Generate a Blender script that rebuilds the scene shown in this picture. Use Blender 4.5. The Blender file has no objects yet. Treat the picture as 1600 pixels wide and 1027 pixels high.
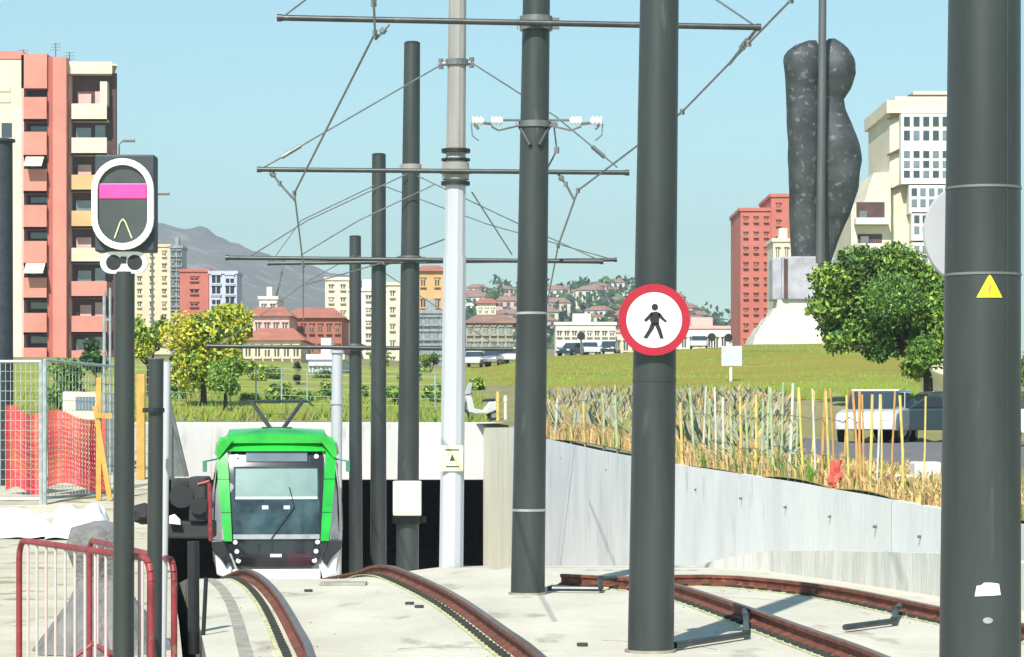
import bpy, math, random
from mathutils import Vector, Matrix, noise
R = random.Random(7)
C = bpy.context.scene.collection
F, CX, HY, CZ = 4000.0, 800.0, 672.0, 1.9      # focal length in px of a 1600 px wide picture, centre column, eye-level row, eye height

def at(px, py, D):
    return Vector(((px-CX)/F*D, D, CZ+(HY-py)/F*D))
def X(px, D): return (px-CX)/F*D
def Z(py, D): return CZ+(HY-py)/F*D
def lerp(a, b, t): return a+(b-a)*t
def interp(tab, x):
    if x <= tab[0][0]: return tab[0][1]
    for (a, va), (b, vb) in zip(tab, tab[1:]):
        if x <= b: return lerp(va, vb, (x-a)/(b-a))
    return tab[-1][1]

# ---------------------------------------------------------------- materials
MATS = {}
def mat(name, col, rough=.6, metal=0, col2=None, scale=3.0, amt=.25, stretch=(1, 1, 1), bump=0, bscale=None,
        emit=None, estr=0, spots=None, spot_scale=8, spot_cut=.62, alpha=1, trans=0, detail=6, coat=0):
    m = bpy.data.materials.new(name); m.use_nodes = True
    nt = m.node_tree; N = nt.nodes; L = nt.links
    b = N['Principled BSDF']
    b.inputs['Roughness'].default_value = rough; b.inputs['Metallic'].default_value = metal
    if coat: b.inputs['Coat Weight'].default_value = coat
    if trans: b.inputs['Transmission Weight'].default_value = trans
    tc = N.new('ShaderNodeTexCoord'); mp = N.new('ShaderNodeMapping'); mp.inputs['Scale'].default_value = stretch
    L.new(tc.outputs['Object'], mp.inputs['Vector'])
    nz = N.new('ShaderNodeTexNoise'); nz.inputs['Scale'].default_value = scale; nz.inputs['Detail'].default_value = detail
    nz.inputs['Roughness'].default_value = .62
    L.new(mp.outputs[0], nz.inputs['Vector'])
    if col2 is None: col2 = tuple(c*(1-amt) for c in col); col = tuple(min(1, c*(1+amt*.6)) for c in col)
    cr = N.new('ShaderNodeValToRGB'); cr.color_ramp.elements[0].position = .36; cr.color_ramp.elements[1].position = .64
    cr.color_ramp.elements[0].color = (*col2, 1); cr.color_ramp.elements[1].color = (*col, 1)
    L.new(nz.outputs['Fac'], cr.inputs['Fac']); out = cr.outputs['Color']
    if spots:
        n2 = N.new('ShaderNodeTexNoise'); n2.inputs['Scale'].default_value = spot_scale; n2.inputs['Detail'].default_value = 8
        L.new(mp.outputs[0], n2.inputs['Vector'])
        r2 = N.new('ShaderNodeValToRGB'); r2.color_ramp.elements[0].position = spot_cut; r2.color_ramp.elements[1].position = spot_cut+.08
        r2.color_ramp.elements[0].color = (0, 0, 0, 1); r2.color_ramp.elements[1].color = (1, 1, 1, 1)
        L.new(n2.outputs['Fac'], r2.inputs['Fac'])
        mx = N.new('ShaderNodeMix'); mx.data_type = 'RGBA'
        L.new(r2.outputs['Color'], mx.inputs[0]); L.new(out, mx.inputs[6]); mx.inputs[7].default_value = (*spots, 1)
        out = mx.outputs[2]
    L.new(out, b.inputs['Base Color'])
    if bump:
        n3 = N.new('ShaderNodeTexNoise'); n3.inputs['Scale'].default_value = bscale or scale*6; n3.inputs['Detail'].default_value = 5
        L.new(mp.outputs[0], n3.inputs['Vector'])
        bp = N.new('ShaderNodeBump'); bp.inputs['Strength'].default_value = bump; bp.inputs['Distance'].default_value = .05
        L.new(n3.outputs['Fac'], bp.inputs['Height']); L.new(bp.outputs[0], b.inputs['Normal'])
    if emit:
        b.inputs['Emission Color'].default_value = (*emit, 1); b.inputs['Emission Strength'].default_value = estr
    if alpha < 1: b.inputs['Alpha'].default_value = alpha
    MATS[name] = m; return m

M = MATS
mat('slab', (.56, .53, .435), .85, col2=(.47, .44, .355), scale=.9, stretch=(1, .35, 1), bump=.25, bscale=14, spots=(.34, .315, .25), spot_scale=1.7, spot_cut=.60)
mat('slab_dark', (.30, .28, .23), .9, scale=4)
mat('edge_paint', (.62, .62, .34), .8, col2=(.30, .33, .16), scale=6)
mat('wall_conc', (.74, .74, .74), .8, col2=(.62, .62, .625), scale=.8, stretch=(1.6, .9, .35), bump=.2, bscale=10, spots=(.55, .55, .55), spot_scale=2.2, spot_cut=.62)
mat('wall_conc_b', (.70, .71, .70), .8, col2=(.60, .61, .60), scale=1.1, stretch=(1.6, .9, .3), bump=.2, bscale=10)
mat('wall_low', (.60, .59, .54), .85, col2=(.44, .44, .41), scale=2.2, stretch=(2, 2, .25), bump=.3)
mat('wall_cream', (.76, .72, .58), .85, col2=(.64, .60, .47), scale=1.2, stretch=(1, 1, .3), bump=.2)
mat('portal_white', (.56, .55, .53), .8, col2=(.46, .455, .44), scale=.5, spots=(.38, .38, .36), spot_scale=1.5, spot_cut=.6, stretch=(1, 1, .3), bump=.15)
mat('near_black', (.04, .04, .042), .95, scale=2)  # matt near-black: ditch lining, machinery; underpass darkness is put into the colour
mat('steel_dark', (.050, .058, .056), .40, metal=.35, amt=.25, scale=1.6, stretch=(2, 2, .25), spots=(.085, .09, .086), spot_scale=4, spot_cut=.64)
mat('steel_mid', (.17, .18, .18), .45, metal=.4, scale=6)
mat('steel_light', (.42, .44, .45), .4, metal=.5, scale=6)
mat('lamp_white', (.50, .51, .54), .45, metal=.1, col2=(.42, .43, .455), scale=.8, stretch=(2, 2, .15), spots=(.33, .32, .30), spot_scale=3, spot_cut=.68)
mat('lamp_grey', (.34, .325, .30), .5, metal=.1, scale=1, stretch=(2, 2, .2))
mat('black', (.012, .012, .014), .5)
mat('rubber', (.02, .02, .022), .85)
mat('white_paint', (.78, .78, .76), .45, amt=.08, scale=5)
mat('porcelain', (.8, .8, .8), .15, amt=.05, coat=.5)
mat('rust', (.20, .065, .035), .75, col2=(.10, .028, .018), scale=5, bump=.3, spots=(.30, .13, .07), spot_scale=9)
mat('rail_top', (.24, .19, .17), .38, metal=.7, col2=(.17, .12, .10), scale=4, stretch=(1, .3, 1))
mat('tooth', (.03, .035, .025), .9, scale=5)
mat('tram_green', (.014, .40, .035), .30, amt=.22, scale=2, coat=.5)
mat('tram_white', (.70, .71, .72), .35, amt=.08, scale=2, coat=.3)
mat('tram_grey', (.28, .30, .31), .45, scale=3)
mat('tram_black', (.016, .016, .02), .25, coat=.5)
mat('tram_plum', (.07, .02, .035), .35)
mat('glass_front', (.05, .09, .10), .10, col2=(.012, .022, .028), scale=1.6, coat=.4)  # mottled tones put windscreen reflections into the glass colour
mat('blind', (.15, .25, .235), .5, amt=.1, scale=3)
mat('glass', (.035, .05, .06), .08, scale=.6, coat=.6)
mat('glass_lit', (.16, .20, .24), .12, scale=.6, coat=.6)
mat('lamp_glass', (.75, .78, .8), .08, coat=1)
mat('sign_red', (.36, .006, .025), .4, amt=.08)
mat('sign_white', (.78, .78, .77), .4, amt=.05)
mat('sign_yellow', (.80, .72, .02), .45, amt=.05)
mat('label_cream', (.70, .68, .42), .5, amt=.1)
mat('box_cream', (.62, .64, .50), .5, col2=(.52, .54, .43), scale=4)
mat('signal_panel', (.055, .065, .065), .35, scale=3)
mat('signal_back', (.03, .042, .05), .6, scale=6)
mat('magenta', (.75, .04, .26), .4, col2=(.62, .03, .20), scale=30, emit=(1, .10, .30), estr=.28)
mat('grid_grey', (.20, .21, .21), .8)
mat('red_frame', (.30, .035, .045), .5, col2=(.17, .022, .022), scale=8, spots=(.2, .12, .09), spot_scale=12)
mat('barrier_bar', (.62, .42, .40), .5, col2=(.50, .46, .44), scale=7)
mat('tarp_white', (.74, .74, .73), .7, amt=.08, bump=.5, bscale=5)
mat('tarp_grey', (.21, .205, .20), .85, col2=(.13, .13, .125), scale=3, bump=.6, bscale=20)
mat('net_red', (.55, .035, .06), .7, col2=(.50, .12, .06), scale=1.5)
mat('ochre', (.55, .34, .08), .6, col2=(.42, .24, .05), scale=4)
mat('galv', (.42, .47, .46), .45, metal=.4, scale=6)
mat('yard', (.52, .48, .38), .9, col2=(.42, .38, .28), scale=.8, bump=.4, bscale=9, spots=(.25, .25, .14), spot_scale=1.3, spot_cut=.58)
mat('earth', (.24, .215, .09), .95, col2=(.15, .16, .045), scale=.25, bump=.4, bscale=3, spots=(.26, .20, .13), spot_scale=.5, spot_cut=.55)
mat('lawn', (.205, .20, .005), .95, col2=(.25, .205, .016), scale=.12, stretch=(.5, 1.6, 1), bump=.4, bscale=5, spots=(.13, .165, .008), spot_scale=.35, spot_cut=.55)
mat('asphalt', (.13, .125, .13), .9, amt=.2, scale=1.5, bump=.2)
mat('hill_far', (.17, .155, .135), 1, col2=(.12, .12, .095), scale=.012, detail=10, spots=(.26, .24, .22), spot_scale=.03, spot_cut=.56)
mat('hill_near', (.13, .14, .09), 1, col2=(.07, .09, .05), scale=.03, detail=10, spots=(.25, .23, .19), spot_scale=.06, spot_cut=.58)
mat('leaf_a', (.085, .20, .022), .6, amt=.35, scale=2)
mat('leaf_b', (.17, .30, .04), .6, amt=.3, scale=2)
mat('leaf_c', (.035, .085, .016), .7, amt=.3, scale=2)
mat('leaf_y', (.52, .48, .035), .6, amt=.3, scale=2)
mat('leaf_yg', (.33, .42, .045), .6, amt=.3, scale=2)
mat('leaf_dark', (.03, .06, .035), .7, amt=.3, scale=2)
mat('bark', (.05, .038, .028), .9, scale=6, bump=.5)
mat('straw', (.60, .42, .19), .9, amt=.25, scale=3)
mat('straw_b', (.42, .28, .12), .9, amt=.25, scale=3)
mat('straw_g', (.24, .27, .08), .9, amt=.25, scale=3)
mat('brush_g', (.36, .345, .27), .9, amt=.3, scale=3)
mat('stake_y', (.58, .46, .13), .6, amt=.2, scale=5)
mat('stake_o', (.50, .27, .09), .6, amt=.2, scale=5)
mat('stake_g', (.36, .42, .24), .6, amt=.25, scale=5)
mat('stake_w', (.52, .52, .45), .6, amt=.15, scale=5)
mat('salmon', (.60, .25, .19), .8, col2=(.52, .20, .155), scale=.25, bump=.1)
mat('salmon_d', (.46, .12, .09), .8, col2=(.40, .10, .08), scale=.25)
mat('cream', (.66, .56, .40), .8, amt=.1, scale=.3)
mat('ivory', (.66, .60, .47), .8, amt=.08, scale=.3)
mat('white_wall', (.68, .67, .62), .8, amt=.07, scale=.3)
mat('pink', (.66, .42, .38), .8, amt=.1, scale=.3)
mat('roof_dull', (.30, .17, .13), .85, amt=.25, scale=.5)
mat('terracotta', (.40, .15, .10), .85, amt=.2, scale=.5)
mat('red_brick', (.52, .17, .13), .85, col2=(.44, .13, .10), scale=.3)
mat('ochre_wall', (.60, .38, .17), .8, amt=.12, scale=.3)
mat('lilac', (.50, .52, .64), .7, amt=.1, scale=.3)
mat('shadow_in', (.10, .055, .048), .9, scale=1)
mat('awning', (.62, .60, .42), .8, amt=.1, scale=2)
mat('bronze', (.060, .070, .070), .62, metal=.3, col2=(.025, .030, .031), scale=.5, bump=.5, bscale=2.6, spots=(.13, .14, .14), spot_scale=2.2, spot_cut=.585, detail=9)
mat('bronze_l', (.13, .135, .13), .45, metal=.5, scale=.6, stretch=(1, 1, .2))
mat('stone_w', (.60, .58, .50), .85, col2=(.48, .46, .40), scale=.5, bump=.2)
mat('stone_l', (.44, .43, .48), .8, col2=(.30, .30, .35), scale=.9, bump=.3)
mat('car_white', (.60, .60, .61), .25, amt=.04, coat=.6)
mat('car_dark', (.03, .05, .055), .22, coat=.6, amt=.1)
mat('car_silver', (.33, .35, .37), .25, metal=.5, coat=.6)
mat('tail_red', (.45, .02, .02), .3)
mat('verdigris', (.05, .22, .16), .5)
mat('tram_flank', (.42, .44, .44), .35, col2=(.30, .32, .32), scale=2, coat=.3)

# ---------------------------------------------------------------- mesh builder
ORG = {}
class MB:
    def __init__(s): s.v = []; s.f = []; s.m = []; s.mi = 0
    def quad(s, *p):
        n = len(s.v); s.v += [Vector(q) for q in p]; s.f.append(tuple(range(n, n+len(p)))); s.m.append(s.mi)
    def face(s, idx): s.f.append(tuple(idx)); s.m.append(s.mi)
    def box(s, x0, x1, y0, y1, z0, z1, mtx=None):
        n = len(s.v)
        for z in (z0, z1):
            for x, y in ((x0, y0), (x1, y0), (x1, y1), (x0, y1)):
                p = Vector((x, y, z)); s.v.append(mtx @ p if mtx else p)
        for q in ((3, 2, 1, 0), (4, 5, 6, 7), (0, 1, 5, 4), (1, 2, 6, 5), (2, 3, 7, 6), (3, 0, 4, 7)):
            s.f.append(tuple(n+i for i in q)); s.m.append(s.mi)
    def tube(s, a, b, r0, r1=None, n=10, cap=True):
        a = Vector(a); b = Vector(b); r1 = r0 if r1 is None else r1
        d = (b-a)
        if d.length < 1e-6: return
        d.normalize(); u = d.orthogonal().normalized(); w = d.cross(u)
        k = len(s.v)
        for c, r in ((a, r0), (b, r1)):
            for i in range(n):
                t = 2*math.pi*i/n; s.v.append(c+u*(r*math.cos(t))+w*(r*math.sin(t)))
        for i in range(n):
            j = (i+1) % n; s.face((k+i, k+j, k+n+j, k+n+i))
        if cap: s.face([k+n-1-i for i in range(n)]); s.face([k+n+i for i in range(n)])
    def path(s, pts, r, n=8):
        for a, b in zip(pts, pts[1:]): s.tube(a, b, r, n=n)
    def loft(s, rings, cap=True):
        n = len(rings[0]); k = len(s.v)
        for r in rings: s.v += [Vector(p) for p in r]
        for j in range(len(rings)-1):
            for i in range(n):
                i2 = (i+1) % n; a = k+j*n
                s.face((a+i, a+i2, a+n+i2, a+n+i))
        if cap: s.face([k+n-1-i for i in range(n)]); s.face([k+(len(rings)-1)*n+i for i in range(n)])
    def prism(s, poly, y0, y1, mtx=None):          # poly in (x,z), extruded along y
        n = len(poly); k = len(s.v)
        for y in (y0, y1):
            for x, z in poly:
                p = Vector((x, y, z)); s.v.append(mtx @ p if mtx else p)
        s.face([k+i for i in range(n)]); s.face([k+2*n-1-i for i in range(n)])
        for i in range(n):
            j = (i+1) % n; s.face((k+j, k+i, k+n+i, k+n+j))
    def build(s, name, mats, parent=None, smooth=False, local=False, bevel=0):
        o0 = Vector((0, 0, 0))
        if parent is not None and not local: o0 = ORG.get(parent.name, Vector((0, 0, 0)))
        me = bpy.data.meshes.new(name)
        me.from_pydata([v-o0 for v in s.v], [], s.f)
        if not isinstance(mats, (list, tuple)): mats = [mats]
        for m in mats: me.materials.append(M[m])
        for p, i in zip(me.polygons, s.m): p.material_index = i; p.use_smooth = smooth
        me.update()
        o = bpy.data.objects.new(name, me); C.objects.link(o)
        if parent is not None: o.parent = parent; ORG[o.name] = o0
        if bevel:
            b = o.modifiers.new('bevel', 'BEVEL'); b.width = bevel; b.segments = 2; b.limit_method = 'ANGLE'
        if smooth:
            try: me.set_sharp_from_angle(angle=math.radians(38))
            except Exception: pass
        return o
def tag(o, label=None, cat=None, group=None, kind=None):
    if label: o['label'] = label
    if cat: o['category'] = cat
    if group: o['group'] = group
    if kind: o['kind'] = kind
    return o
def thing(name, label, cat, loc, group=None, rz=0):
    o = bpy.data.objects.new(name, None); C.objects.link(o); o.location = loc; o.rotation_euler.z = rz
    o.empty_display_size = .3
    ORG[o.name] = Vector(loc); return tag(o, label, cat, group)
def own(o, loc):                                   # put a single-mesh thing's origin at its base
    loc = Vector(loc); o.data.transform(Matrix.Translation(-loc)); o.location = loc; return o
def copy_tree(o, parent=None):
    c = o.copy(); C.objects.link(c)
    if parent is not None: c.parent = parent
    for ch in list(o.children): copy_tree(ch, c)
    return c

# ---------------------------------------------------------------- ground
EDGE = [(-12, -1.6), (0, -1.7), (10, -1.9), (21, -2.5), (34, -4.3), (50, -6.7), (90, -12.4), (140, -18)]     # left edge of the track slab
WALL = [(755, 90, 2.17), (800, 80, 1.98), (850, 72, 1.67), (930, 61, 1.42), (1050, 50, 1.24), (1150, 44.5, 1.15), (1250, 40, 1.07), (1360, 36.2, .97), (1470, 33, .885), (1620, 29, .80), (2200, 20, .7), (3800, 10, .6), (9000, 4, .6)]
WX = sorted([(d, X(p, d)) for p, d, z in WALL])
WX = [(-12, 7.0)]+WX+[(140, -1.0)]
def crest(x): return interp([(-2.2, 33.0), (-.9, 36.3)], x)
def bed(x, y):
    t = y-crest(x)
    if t <= -2: z = 0
    elif t < 2: z = -.07*(t+2)**2/8
    else: z = -.07*t
    return max(z, -4.0)
rows = [-12, -6, 0, 5, 10, 14]+[16+.5*i for i in range(60)]+[46+2*i for i in range(23)]+[95, 105, 120, 140]
def sheet(name, rows, xl, xr, nx, zf, m, kind='structure', smooth=True):
    mb = MB(); k = nx+1
    for y in rows:
        a, b = xl(y), xr(y)
        for i in range(k):
            x = lerp(a, b, i/nx); mb.v.append(Vector((x, y, zf(x, y))))
    for j in range(len(rows)-1):
        for i in range(nx): mb.face((j*k+i, j*k+i+1, (j+1)*k+i+1, (j+1)*k+i))
    o = mb.build(name, m, smooth=smooth); return tag(o, kind=kind)
sheet('track_slab', rows, lambda y: interp(EDGE, y), lambda y: interp(WX, y)+.15, 48, bed, 'slab')
# side face of the slab towards the slot
mb = MB()
for a, b in zip(rows, rows[1:]):
    xa, xb = interp(EDGE, a), interp(EDGE, b)
    mb.quad((xa, a, bed(xa, a)-1.6), (xb, b, bed(xb, b)-1.6), (xb, b, bed(xb, b)), (xa, a, bed(xa, a)))
tag(mb.build('slab_side', 'slab_dark'), kind='structure')
def yard(x, y):
    z = interp([(-12, 0), (46, 0), (49.5, .42), (90, 2.12), (95, 2.2)], y)
    return z + (.03*noise.noise((x*.8, y*.5, 0)) if y > 18 else 0)
GAP = .20
sheet('yard_ground', [-12, 0, 10, 16]+[18+1.0*i for i in range(73)], lambda y: -70 if y < 60 else -110, lambda y: interp(EDGE, y)-GAP, 60, yard, 'yard')
mb = MB()
yr = [-12, 0, 10, 16]+[18+1.0*i for i in range(73)]
for a, b in zip(yr, yr[1:]):
    xa, xb = interp(EDGE, a)-GAP, interp(EDGE, b)-GAP
    mb.quad((xb, b, bed(xb, b)-1.6), (xa, a, bed(xa, a)-1.6), (xa, a, yard(xa, a)), (xb, b, yard(xb, b)))
tag(mb.build('ditch_side', 'near_black'), kind='structure')
mb = MB()
for a, b in zip(rows[:-3], rows[1:-3]):
    xa, xb = interp(EDGE, a), interp(EDGE, b)
    mb.quad((xa-.5, a, bed(xa, a)-1.55), (xa+.1, a, bed(xa, a)-1.55), (xb+.1, b, bed(xb, b)-1.55), (xb-.5, b, bed(xb, b)-1.55))
tag(mb.build('ditch_floor', 'near_black'), kind='structure')

# terrain beyond the underpass and right of the retaining wall : height tables z(D) for some view columns
def zt(*p): return [(d, Z(y, d)) for d, y in p]
COLS = [
 (-3000, [(90, 2.12)]+zt((130, 606), (190, 565), (300, 555), (700, 545), (3000, 560))),
 (250,  [(90, 2.12)]+zt((130, 606), (190, 565), (300, 555), (700, 545), (3000, 560))),
 (600,  [(90, 2.12)]+zt((112, 640), (135, 606), (190, 578), (300, 560), (700, 545), (3000, 560))),
 (755,  [(90, 2.12)]+zt((100, 661), (120, 620), (180, 580), (240, 575), (400, 550), (700, 545), (3000, 560))),
 (860,  [(71, 1.64)]+zt((85, 664), (100, 640), (130, 606), (150, 583), (190, 563), (300, 560), (700, 545), (3000, 560))),
 (1050, [(50, 1.21)]+zt((60, 705), (80, 672), (110, 618), (140, 590), (190, 552), (300, 550), (700, 545), (3000, 560))),
 (1180, [(43, 1.10), (50, 1.3)]+zt((66, 690), (76, 672), (90, 625), (140, 590), (192, 541), (260, 541), (300, 550), (700, 545), (3000, 560))),
 (1300, [(38, 1.0), (42, 1.27), (76, 1.55)]+zt((80, 640), (84, 620), (110, 605), (140, 580), (192, 541), (260, 541), (300, 550), (3000, 560))),
 (1415, [(34.7, .9), (38, 1.2), (76, 1.55)]+zt((80, 630), (84, 618), (110, 605), (140, 585), (192, 545), (260, 545), (3000, 560))),
 (1470, [(33, .86), (38, 1.2), (76, 1.55)]+zt((84, 640), (110, 640), (192, 610), (260, 580), (3000, 560))),
 (1700, [(28, .78), (38, 1.2), (76, 1.55)]+zt((84, 640), (110, 640), (192, 610), (260, 580), (3000, 560))),
 (9000, [(4, .57), (38, 1.2), (76, 1.55)]+zt((84, 640), (110, 640), (192, 610), (260, 580), (3000, 560))),
]
def front(px):
    if px <= 755: return 90.25
    m_ = (px-CX)/F
    for (p0, d0, _), (p1, d1, _) in zip(WALL, WALL[1:]):
        if px <= p1:
            k = (X(p1, d1)-X(p0, d0))/(d1-d0); return (X(p0, d0)-k*d0)/(m_-k)+.04
    return WALL[-1][1]+.04
def terr(px, d):
    for (a, ta), (b, tb) in zip(COLS, COLS[1:]):
        if px <= b or b == 9000:
            t = min(1, max(0, (px-a)/(b-a))); return lerp(interp(ta, d), interp(tb, d), t)
def tz(x, d): return terr(CX+F*x/d, d)
pxs = [-3000, -1500, -600, -200]+[20*i for i in range(0, 100)]+[2050, 2200, 2600, 3200, 3800, 5000, 9000]
mb = MB(); NR = 90; k = len(pxs)
for j in range(NR+1):
    for px in pxs:
        f = front(px); d = f*(3000/f)**((j/NR)**1.5)
        z = terr(px, d)
        if 105 < d < 300: z += .25*noise.noise((X(px, d)*.12, d*.06, 0))
        mb.v.append(Vector((X(px, d), d, z)))
for j in range(NR):
    for i in range(k-1): mb.face((j*k+i, j*k+i+1, (j+1)*k+i+1, (j+1)*k+i))
tag(mb.build('terrain', 'earth', smooth=True), kind='structure')

def patch(name, polyf, m, d0, d1, n, nx, lift=.06):
    mb = MB()
    for j in range(n+1):
        d = lerp(d0, d1, j/n); a, b = polyf(d)
        for i in range(nx+1):
            px = lerp(a, b, i/nx); z = terr(px, d)
            if 105 < d < 300: z += .25*noise.noise((X(px, d)*.12, d*.06, 0))
            mb.v.append(Vector((X(px, d), d, z+(lift if 1 < j and 0 < i < nx else (lift*.3 if j == 1 else -.05)))))
    for j in range(n):
        for i in range(nx):
            a = j*(nx+1)+i; mb.face((a, a+1, a+nx+2, a+nx+1))
    return tag(mb.build(name, m, smooth=True), kind='structure')
patch('road', lambda d: (1215 if d > 50 else 1330, 2600), 'asphalt', 42, 75, 20, 24, .03)
patch('lawn', lambda d: (interp([(84, 1290), (90, 1180), (110, 1060), (130, 870), (145, 740), (250, 700)], d), interp([(84, 1444), (110, 1440), (192, 1420), (250, 1420)], d)), 'lawn', 84, 250, 60, 40, .12)
mat('embankment_grass', (.28, .30, .035), .95, col2=(.17, .22, .018), scale=.18, bump=.4, bscale=5, spots=(.25, .20, .06), spot_scale=.5, spot_cut=.54)
patch('embankment', lambda d: (-300, interp([(97, 640), (112, 700), (135, 760), (200, 740)], d)), 'embankment_grass', 96, 200, 40, 40, .12)

# ---------------------------------------------------------------- retaining walls and underpass
def wall_strip(mb, pts, t=.35, drop=.4, base=None):
    n = len(pts)
    off = []
    for i in range(n):
        a = pts[max(0, i-1)]; b = pts[min(n-1, i+1)]
        d = Vector((b[0]-a[0], b[1]-a[1], 0)).normalized(); off.append(Vector((-d.y, d.x, 0)))
    rings = []
    for i, (x, y, zt_) in enumerate(pts):
        o = off[i]; sgn = 1 if o.x > 0 else -1
        o = o*sgn*t; zb = (bed(x-.2, y)-drop) if base is None else base
        rings.append([(x, y, zb), (x, y, zt_), (x+o.x, y+o.y, zt_), (x+o.x, y+o.y, zb)])
    mb.loft(rings)
wp = [(X(p, d), d, z) for p, d, z in WALL]
def refine(pts, n=4):
    out = []
    for a, b in zip(pts, pts[1:]):
        for i in range(n): out.append(tuple(lerp(a[q], b[q], i/n) for q in range(3)))
    return out+[pts[-1]]
root = thing('retaining_wall', 'long light grey concrete retaining wall sloping down beside the right-hand tracks', 'wall', (wp[4][0], wp[4][1], 0))
mb = MB(); wall_strip(mb, refine(wp[1:7])[:-1]+[tuple(wp[6])]); mb.build('wall_panel', 'wall_conc', root)
mb = MB(); wall_strip(mb, refine(wp[6:13])); w2 = mb.build('wall_panel', 'wall_conc_b', root)
mb = MB()
for px, lw in ((1050, .03), (1320, .03), (1395, .035), (1440, .02), (920, .03)):
    d = interp([(p, dd) for p, dd, z in WALL], px)-.012; z = interp([(p, z) for p, dd, z in WALL], px)
    mb.box(X(px, d)-lw/2, X(px, d)+lw/2, d-.012, d+.03, bed(X(px, d), d), z-.02)
mb.build('expansion_joint', 'slab_dark', root)
mb = MB()
for i in range(9):                                   # weep pipes low in the wall
    px = 880+70*i; d = interp([(p, dd) for p, dd, z in WALL], px); p = Vector((X(px, d), d, interp([(p, z) for p, dd, z in WALL], px)-.42))
    mb.tube(p+Vector((-.05, -.05, 0)), p+Vector((.1, .1, .01)), .022)
mb.build('weep_pipe', 'steel_mid', root)
mb = MB(); wall_strip(mb, [(wp[0][0], wp[0][1]-.02, 1.98), wp[1]], t=.5)
root = mb.build('wing_wall', 'wall_cream'); own(root, (wp[0][0], wp[0][1], -4)); tag(root, 'cream concrete wing wall at the right edge of the dark underpass mouth', 'wall')
LOW = [(1085, 36, -.02), (1120, 35.4, .10), (1160, 34.9, .20), (1200, 34.4, .27), (1300, 32.4, .37), (1380, 30.8, .43), (1465, 29.2, .49), (1560, 27.4, .5), (1620, 26.5, .5), (2200, 18, .5), (3200, 10, .5)]
mb = MB(); wall_strip(mb, refine([(X(p, d), d, z) for p, d, z in LOW], 3), t=.28, drop=.2)
o = mb.build('kerb_wall', 'wall_low'); own(o, (X(1300, 32.4), 32.4, 0)); tag(o, 'low weathered concrete kerb wall curving between the rails and the tall retaining wall', 'wall')
# underpass
XL, XR = X(236, 90), X(755, 90)
root = thing('underpass', 'white concrete underpass portal with a black opening behind the tram', 'bridge', (X(500, 90), 90, -4))
mb = MB(); mb.box(XL-1.5, XR+.9, 90, 90.6, Z(750, 90), 2.17); mb.build('fascia', 'portal_white', root, bevel=.03)
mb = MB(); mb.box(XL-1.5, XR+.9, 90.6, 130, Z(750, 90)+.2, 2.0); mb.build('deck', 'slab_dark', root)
mb = MB(); mb.box(XR, XR+.8, 90.05, 130, -4.6, Z(750, 90)-.003); mb.build('side_wall', 'near_black', root)
mb = MB(); mb.box(XL-1.2, XL-.2, 90.05, 130, -4.6, Z(750, 90)-.003); mb.build('side_wall', 'near_black', root)
mb = MB(); mb.box(XL-1.2, XR+.8, 130, 130.5, -4.6, 2); mb.build('end_wall', 'near_black', root)
mb = MB()
for px in (330, 420, 560, 640, 720): mb.box(X(px, 89.98)-.015, X(px, 89.98)+.015, 89.98, 90.02, Z(748, 90), 2.1)
mb.build('expansion_joint', 'wall_low', root)

# ---------------------------------------------------------------- rails
def curve(pts, step=.25):                              # pts (x,y) -> smooth 3D on the slab
    P = [pts[0]]+list(pts)+[pts[-1]]; out = []
    for i in range(1, len(P)-2):
        p0, p1, p2, p3 = [Vector(q) for q in P[i-1:i+3]]
        n = max(2, int((p2-p1).length/step))
        for j in range(n):
            t = j/n; out.append(.5*((2*p1)+(-p0+p2)*t+(2*p0-5*p1+4*p2-p3)*t*t+(-p0+3*p1-3*p2+p3)*t**3))
    out.append(Vector(P[-2])); return out
def sweep(mb, line, prof, zf=bed, off=0):
    rings = []
    for i, p in enumerate(line):
        a = line[max(0, i-1)]; b = line[min(len(line)-1, i+1)]; d = (b-a).normalized(); nrm = Vector((d.y, -d.x))
        rings.append([(p.x+nrm.x*(u+off), p.y+nrm.y*(u+off), zf(p.x, p.y)+v) for u, v in prof])
    mb.loft(rings)
def rpt(px, py, h=.14): d = (CZ-h)*F/(py-HY); return (X(px, d), d)
def make_rail(name_label, pts, groove=True, tooth_side=-1, near=None, h=.135):
    line = curve(pts, .30)
    root = thing('rail', name_label, 'rail', (line[0].x, line[0].y, 0), 'rusty rails set in the concrete slab')
    mb = MB(); hw = .036
    sweep(mb, line, [(-.075, -.02), (-.075, .015), (-.015, .035), (-.015, h-.05), (-hw, h-.035), (-hw, h-.006), (-hw+.006, h), (hw-.006, h), (hw, h-.006), (hw, h-.035), (.015, h-.05), (.015, .035), (.075, .015), (.075, -.02)])
    # polished head material
    ob = mb.build('rail_web', ['rust', 'rail_top'], root, smooth=True)
    for p in ob.data.polygons:
        if p.normal.z > .9 and p.center.z+0 > bed(p.center.x+line[0].x, p.center.y+line[0].y)+h-.01: p.material_index = 1
    mb = MB(); sweep(mb, line, [(-.018, .002), (-.018, .010), (.018, .010), (.018, .002)], off=tooth_side*.22); mb.build('seal_strip', 'edge_paint', root)
    mb = MB(); s = 0
    for i in range(1, len(line)-1):
        d = (line[i+1]-line[i]).normalized(); nrm = Vector((d.y, -d.x)); ang = math.atan2(d.y, d.x)
        for q in (0,):
            p = line[i].lerp(line[i+1], q)+nrm*tooth_side*.16
            mt = Matrix.Translation((p.x, p.y, bed(p.x, p.y))) @ Matrix.Rotation(ang, 4, 'Z')
            mb.box(-.05, .05, -.035, .035, -.02, .035, mt)
    o = mb.build('fastening', ['tooth'], root); o['kind'] = 'stuff'
    return root, line
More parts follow.
